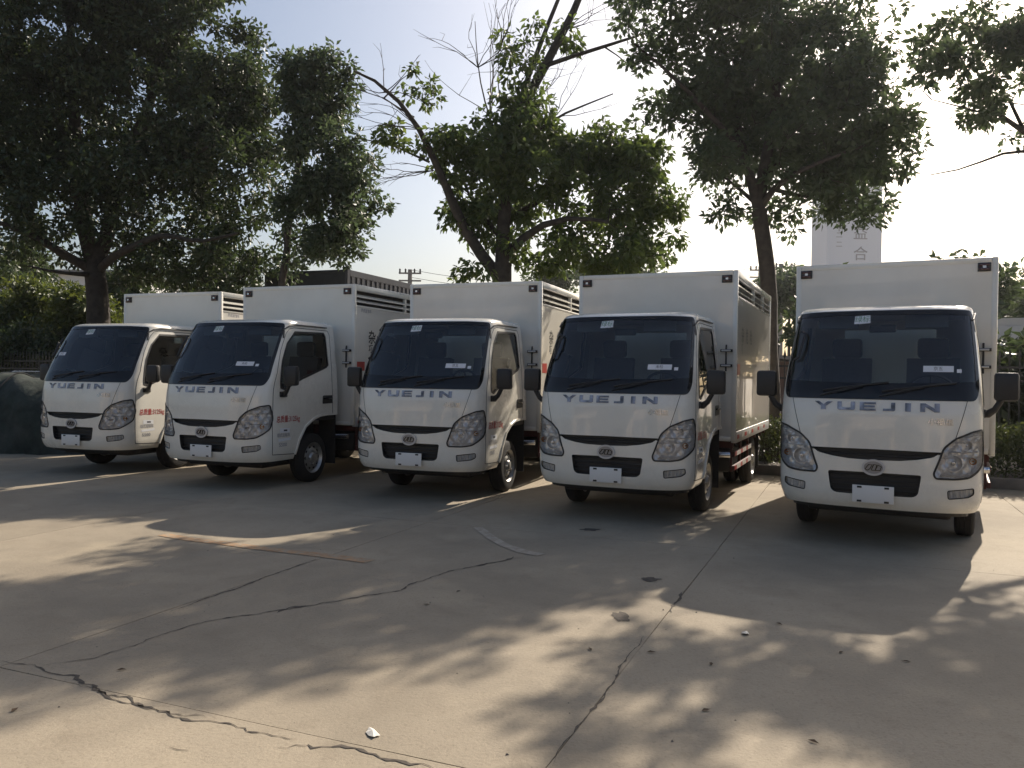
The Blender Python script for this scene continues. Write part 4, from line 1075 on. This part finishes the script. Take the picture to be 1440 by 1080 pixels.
# ================================================================ NETTED HEAP
rng = np.random.default_rng(5)
hp = empty('netted_heap', (-10.6, 15.9, 0)); tag(hp, 'long earth heap covered with dark green netting beside the first truck', 'heap')
nx, ny = 90, 50; hv = []
ph = rng.uniform(0, 6.3, 12)
for j in range(ny):
    for i in range(nx):
        a = i / (nx - 1) * 2 - 1; b = j / (ny - 1) * 2 - 1
        x = a * 4.1; y = b * 1.9
        e = max(abs(a) ** 6, 0) + abs(b) ** 5
        z = 1.32 * max(0, 1 - e) ** .32
        z *= 1 + .05 * math.sin(x * 1.7 + ph[0]) + .04 * math.sin(y * 3 + ph[1]) + .025 * math.sin(x * 5.1 + y * 3 + ph[2]) + .012 * math.sin(x * 13 + ph[3] + y * 7)
        z *= .93 + .10 * (b + 1) / 2
        y += .09 * math.sin(x * 3.3 + 2 * z + ph[4]) * z + .05 * math.sin(x * 9 + z * 5 + ph[5]) + .02 * math.sin(x * 23 - z * 9 + ph[6])
        z += .03 * math.sin(x * 7 + y * 6 + ph[7]) * (e < .9)
        hv.append((x, y, z - .01))
o = from_arrays('netting', hv, [(j * nx + i, j * nx + i + 1, (j + 1) * nx + i + 1, (j + 1) * nx + i) for j in range(ny - 1) for i in range(nx - 1)], 'net_green', hp, True)
for i in (8, 22, 37, 52, 66, 81):      # ropes tied over the net
    MB().tube([Vector(hv[j * nx + i]) + Vector((0, 0, .012)) for j in range(2, ny - 2)], .014, 5).build('rope', 'litter_white' if i == 22 else 'fence_iron', hp)
hp.rotation_euler.z = -R(8)
for k_ in range(7):       # scraps lying on top
    q = at(22 + 5 * k_ + rnd.uniform(-3, 3), 531 + rnd.uniform(-2, 2), 15.6)
    m = MB(); m.add([(-.07, -.03, 0), (.06, -.04, .01), (.08, .03, .02), (-.05, .05, .03)], [(0, 1, 2, 3)])
    m.build('plastic_scrap', 'litter_white', hp).location = hp.matrix_basis.inverted() @ Vector((q.x, q.y, 1.36))

# ================================================================ BACKGROUND BUILDINGS, VEHICLES, POLES
# corrugated cargo body behind the second truck
A_ = R(21.0); cp = at(487, 520, 20.0)
ct = empty('cargo_container', (cp.x, cp.y, 0), -A_)
tag(ct, 'tall dark fronted cargo body with grey ribbed side behind the slender tree', 'container')
CW, CL, CH = 2.45, 7.5, 3.96
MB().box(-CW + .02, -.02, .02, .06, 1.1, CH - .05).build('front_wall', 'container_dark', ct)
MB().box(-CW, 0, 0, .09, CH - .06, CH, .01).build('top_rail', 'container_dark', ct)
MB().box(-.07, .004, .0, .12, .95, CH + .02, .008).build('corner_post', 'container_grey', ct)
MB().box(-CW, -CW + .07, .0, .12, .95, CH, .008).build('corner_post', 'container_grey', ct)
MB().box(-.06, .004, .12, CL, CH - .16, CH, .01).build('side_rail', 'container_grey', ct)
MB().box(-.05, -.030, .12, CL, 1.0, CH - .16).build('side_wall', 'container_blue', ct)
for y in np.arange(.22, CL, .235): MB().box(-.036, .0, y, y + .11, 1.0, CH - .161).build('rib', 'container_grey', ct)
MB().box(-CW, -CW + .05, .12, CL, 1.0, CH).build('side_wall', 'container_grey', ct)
MB().box(-CW + .05, -.06, .1, CL, .95, 1.1).build('floor', 'chassis', ct)
MB().tube([(-.03, .06, CH), (-.03, .06, CH + .10), (-.03, .1, CH + .16), (-.03, .14, CH + .10), (-.03, .14, CH)], .014, 6).build('lifting_ring', 'container_grey', ct)
for y in (1.2, 5.2, 6.3):
    for x in (-.35, -CW + .35):
        MB().lathe([(-.14, .2), (-.14, .47), (-.1, .5), (.1, .5), (.14, .47), (.14, .2), (.1, 0)], 24, (x, y, .5), 'X').build('wheel', 'rubber', ct, True)
for x in (-.8, -CW + .8): MB().box(x - .06, x + .06, .1, CL, .5, .949).build('frame_rail', 'chassis', ct)

# brown shed between trucks four and five
sp_ = at(1112, 520, 27.0); sh = empty('shed', (sp_.x, sp_.y, 0), -R(20)); tag(sh, 'low brown walled shed with sloping grey roof beyond the fence', 'shed')
MB().box(-1.6, 3.4, 0, 4, 0, 2.0).build('wall', 'brick_brown', sh)
m = MB(); m.prism([(-1.9, 2.25), (3.7, 1.45 + .2), (3.7, 1.57 + .2), (-1.9, 2.37)], 'Y', -.3, 4.3); m.build('roof', 'roof_sheet', sh)
MB().box(.4, 1.3, -.02, .03, .9, 1.5).build('window', 'window_dark', sh)

# white van beyond the fence at the right
vp_ = at(1448, 520, 17.0); vn = empty('white_van', (vp_.x, vp_.y, 0), -R(24)); tag(vn, 'white high roofed van with closed rear doors parked beyond the iron fence', 'van')
def vanbody():
    m = MB(); pr = [(-.98, .45), (-.98, 1.7), (-.90, 2.35), (-.72, 2.68), (-.5, 2.76), (.5, 2.76), (.72, 2.68), (.90, 2.35), (.98, 1.7), (.98, .45)]
    m.prism(pr, 'Y', 0, 5.0); return m.build('body', 'wall_white', vn, True)
vanbody()
for x in (-.44, .44): MB().box(x - .43, x + .43, -.015, .0, .78, 2.6, .012).build('rear_door', 'wall_white', vn, True)
MB().box(-.9, .9, -.08, 0, .35, .75, .03).build('bumper', 'black_plastic', vn, True)
for s in (-1, 1):
    MB().box(s * .72 - .16, s * .72 + .16, -.02, 0, .85, 1.05, .01).build('tail_lamp', 'tape_red', vn, True)
    MB().box(*(sorted((s * .981, s * .985))), 3.5, 4.5, 1.45, 2.1).build('side_window', 'window_dark', vn)
    for y in (1.0, 4.0): MB().lathe([(-.1, 0), (-.1, .3), (-.07, .33), (.07, .33), (.1, .3), (.1, 0)], 20, (s * .85, y, .33), 'X').build('wheel', 'rubber', vn, True)

# white sign tower
TD = 95.0; tp = at(1160, 520, TD); tq = at(1237, 520, TD); tw = tq.x - tp.x; thh = at(1200, 196, TD).z
tt = empty('sign_tower', ((tp.x + tq.x) / 2, TD, 0)); tag(tt, 'tall pale sign tower with grey vertical lettering rising behind the last truck', 'tower')
MB().box(-tw / 2, tw / 2, 0, 5, 0, thh, .05).build('slab', 'tower_white', tt)
MB().box(-tw / 2 - .05, tw / 2 + .05, -.05, 5.05, thh, thh + .4, .05).build('coping', 'tower_white', tt)
def ttext(body, size, px, py, mat):
    V, Fc = text_mesh(body, size, .02); q = at(px, py, TD)
    o = from_arrays('lettering', [(a[0] + q.x - tt.location.x, -.025 - a[2], a[1] + q.z) for a in V], Fc, mat, tt)
zs_ = 20 * TD / F_PX * 1.05
for i, ch in enumerate('合益联'): ttext(ch, zs_, 1210, 358 - 29 * i, 'ink_grey')
for i, ch in enumerate('二二木'): ttext(ch, zs_ * (.45 if ch == '二' else .9), 1180, 344 - 13 * i, 'ink_grey')

# pale building at the far left
bp_ = at(108, 520, 62.0); bd = empty('apartment_building', (bp_.x, bp_.y, 0)); tag(bd, 'pale apartment building with dark windows glimpsed behind the shrubs', 'building')
MB().box(-6, 4, 0, 9, 0, 8.6).build('wall', 'wall_white', bd)
MB().box(-6.3, 4.3, -.3, 9.3, 8.6, 8.95).build('roof', 'roof_sheet', bd)
for fl in range(3):
    for i in range(6):
        x = -5.4 + i * 1.62; z = 1.0 + fl * 2.75
        wdw = MB().box(x, x + .62, -.05, .03, z, z + 1.15).build('window', 'wall_white', bd); MB().box(x + .05, x + .57, -.058, -.049, z + .05, z + 1.10).build('pane', 'window_dark', wdw)
# utility poles and wires
def pole(px, ptop, depth, label):
    b = at(px, 520, depth); t = at(px, ptop, depth); o = empty('utility_pole', (b.x, b.y, 0)); tag(o, label, 'utility pole', 'distant utility poles')
    MB().tube([(0, 0, 0), (0, 0, t.z)], [.20, .14], 10).build('post', 'pole_concrete', o, True)
    for dz in (.25, .75): MB().box(-.75, .75, -.05, .05, t.z - dz - .05, t.z - dz + .05).build('crossarm', 'pole_concrete', o)
    for x in (-.68, -.3, .3, .68): MB().lathe([(0, .07), (.1, .05), (.2, .07), (.28, 0)], 8, (x, 0, t.z - .2), 'Z').build('insulator', 'container_dark', o)
    return t
T1_ = pole(1067, 375, 58, 'utility pole left of the straight dark tree trunk'); T2_ = pole(1096, 371, 52, 'utility pole right of the straight dark tree trunk'); T3_ = pole(575, 379, 55, 'utility pole behind the middle truck box')
def wire(a, b, sag, label):
    pts = [a + (b - a) * t - Vector((0, 0, sag * 4 * t * (1 - t))) for t in np.linspace(0, 1, 14)]
    o = MB().tube(pts, .018, 4).build('power_line', 'container_dark'); tag(o, label, 'wire', 'power lines')
for dz in (-.0, -.5):
    v = Vector((0, 0, dz)); hl_ = 'upper' if dz == 0 else 'lower'
    wire(T3_ + v, T1_ + v, 1.2, hl_ + ' thin power line strung between the far utility poles'); wire(T1_ + v, T2_ + v, .1, hl_ + ' short power line between the two poles at the tree trunk')
    wire(T2_ + v, T2_ + Vector((40, -6, dz)), 1.0, hl_ + ' thin power line leaving the pole towards the sign tower')

# workshop added unseen behind the camera to give warm fill light and reflections
wk = empty('workshop', (0, -16, 0), R(-14)); tag(wk, 'long tan workshop across the yard, mirrored in the truck paint', 'building')
pmat('workshop_wall', (.42, .34, .25), .9, noise=.1, nscale=.8)
MB().box(-26, 26, -9, 0, 0, 5.2).build('wall', 'workshop_wall', wk)
m = MB(); m.prism([(-9.6, 5.2), (.7, 5.2), (.7, 5.35), (-4.5, 7.0), (-9.6, 5.35)], 'X', -26.5, 26.5); m.build('roof', 'roof_sheet', wk)
for i in range(9):
    x = -24 + i * 5.6
    MB().box(x, x + 3.6, .005, .06, 0, 3.6).build('shutter_door', 'container_dark' if i % 2 else 'container_grey', wk)

# added unseen trees behind the camera block low sky fill and darken the chrome
yt = far_tree(720, 330, 14, 300, 260, 'leaf_dark', 'leafy tree across the yard at the end of the workshop', 71, 330, (.34, .17), 60, name='yard_tree', group='trees across the yard', trunk=.2, spread=.5)
yl = [(-16, -12, 1.0, .4), (-5.5, -14, .8, 2.9), (10, -14, .9, 5.1)]
for i, (x, y, k_, a) in enumerate(yl):
    o = yt if i == 0 else copy_tree(yt)
    if i == 0: bpy.context.view_layer.update()
    o.location = (x, y, 0); o.rotation_euler.z = a; o.scale = (k_, k_, k_)
    o['label'] = ['leafy tree across the yard at the end of the workshop', 'leafy tree before the middle doors of the workshop', 'leafy tree before the far doors of the workshop'][i]

# ================================================================ LITTER
def litter(px, py, w_, l_, mat, label, cat, rz, name, h=.012):
    p = ground_at(px, py); r = random.Random(px); n = 9; V = []
    for i in range(n):
        a = 2 * math.pi * i / n; q = r.uniform(.75, 1.15); V.append((math.cos(a) * w_ * q, math.sin(a) * l_ * q, .003 + r.uniform(0, h)))
    V.append((0, 0, h * 1.5)); V.append((0, 0, 0))
    o = from_arrays(name, V, [(i, (i + 1) % n, n) for i in range(n)] + [((i + 1) % n, i, n + 1) for i in range(n)], mat); o.location = p; o.rotation_euler.z = rz
    tag(o, label, cat)
litter(524, 1032, .022, .050, 'litter_white', 'crumpled white paper scrap lying on sunlit concrete', 'litter', .5, 'paper_scrap', .010)
litter(1048, 892, .025, .03, 'litter_white', 'small pale scrap on the shaded concrete before the last truck', 'litter', .2, 'paper_scrap', .012)
for i, (px, py) in enumerate([(915, 918), (1000, 935), (1275, 931), (1183, 918), (1095, 878), (170, 943), (20, 1000), (600, 851), (645, 832), (1143, 1044), (992, 1000), (830, 914)]):
    p = ground_at(px, py); o = from_arrays('fallen_leaf', [(-.022, 0, .004), (0, .010, .010), (.028, 0, .005), (0, -.010, .007)], [(0, 1, 2, 3)], 'leaf_litter'); o.location = p; o.rotation_euler.z = i * 1.3
    tag(o, 'small brown fallen leaf on the concrete yard', 'leaf', 'fallen leaves on the concrete')

# grit and small stones strewn over the slabs
rng = np.random.default_rng(77); n = 320
P = np.stack([rng.uniform(-6, 5, n), rng.uniform(2.6, 9.5, n), np.zeros(n)], 1); sz = rng.uniform(.0015, .005, n) * rng.choice([1, 1, 1, 1.8], n)
tet = np.array([[1, 0, .1], [-.5, .8, 0], [-.6, -.7, .1], [0, 0, .9]])
V = (P[:, None, :] + tet[None] * sz[:, None, None] * rng.uniform(.6, 1.3, (n, 4, 1))).reshape(-1, 3)
Fc = []
for q in range(n): Fc += [(4 * q, 4 * q + 1, 4 * q + 3), (4 * q + 1, 4 * q + 2, 4 * q + 3), (4 * q + 2, 4 * q, 4 * q + 3)]
o = from_arrays('grit', V, Fc, 'kerb_stone'); tag(o, 'loose grit and tiny stones strewn over the concrete yard', 'grit', kind='stuff')

# ================================================================ HAZE
hm = bpy.data.materials.new('haze_air'); hm.use_nodes = True; t = hm.node_tree; t.nodes.remove(t.nodes['Principled BSDF'])
pv = t.nodes.new('ShaderNodeVolumePrincipled'); pv.inputs['Color'].default_value = (.93, .95, 1, 1); pv.inputs['Density'].default_value = .00042; pv.inputs['Anisotropy'].default_value = .6
t.links.new(pv.outputs[0], t.nodes['Material Output'].inputs['Volume']); M['haze_air'] = hm
hz = MB().box(-140, 140, -60, 150, -1.2, 34).build('haze', 'haze_air'); tag(hz, kind='stuff')
sc.cycles.volume_bounces = 0
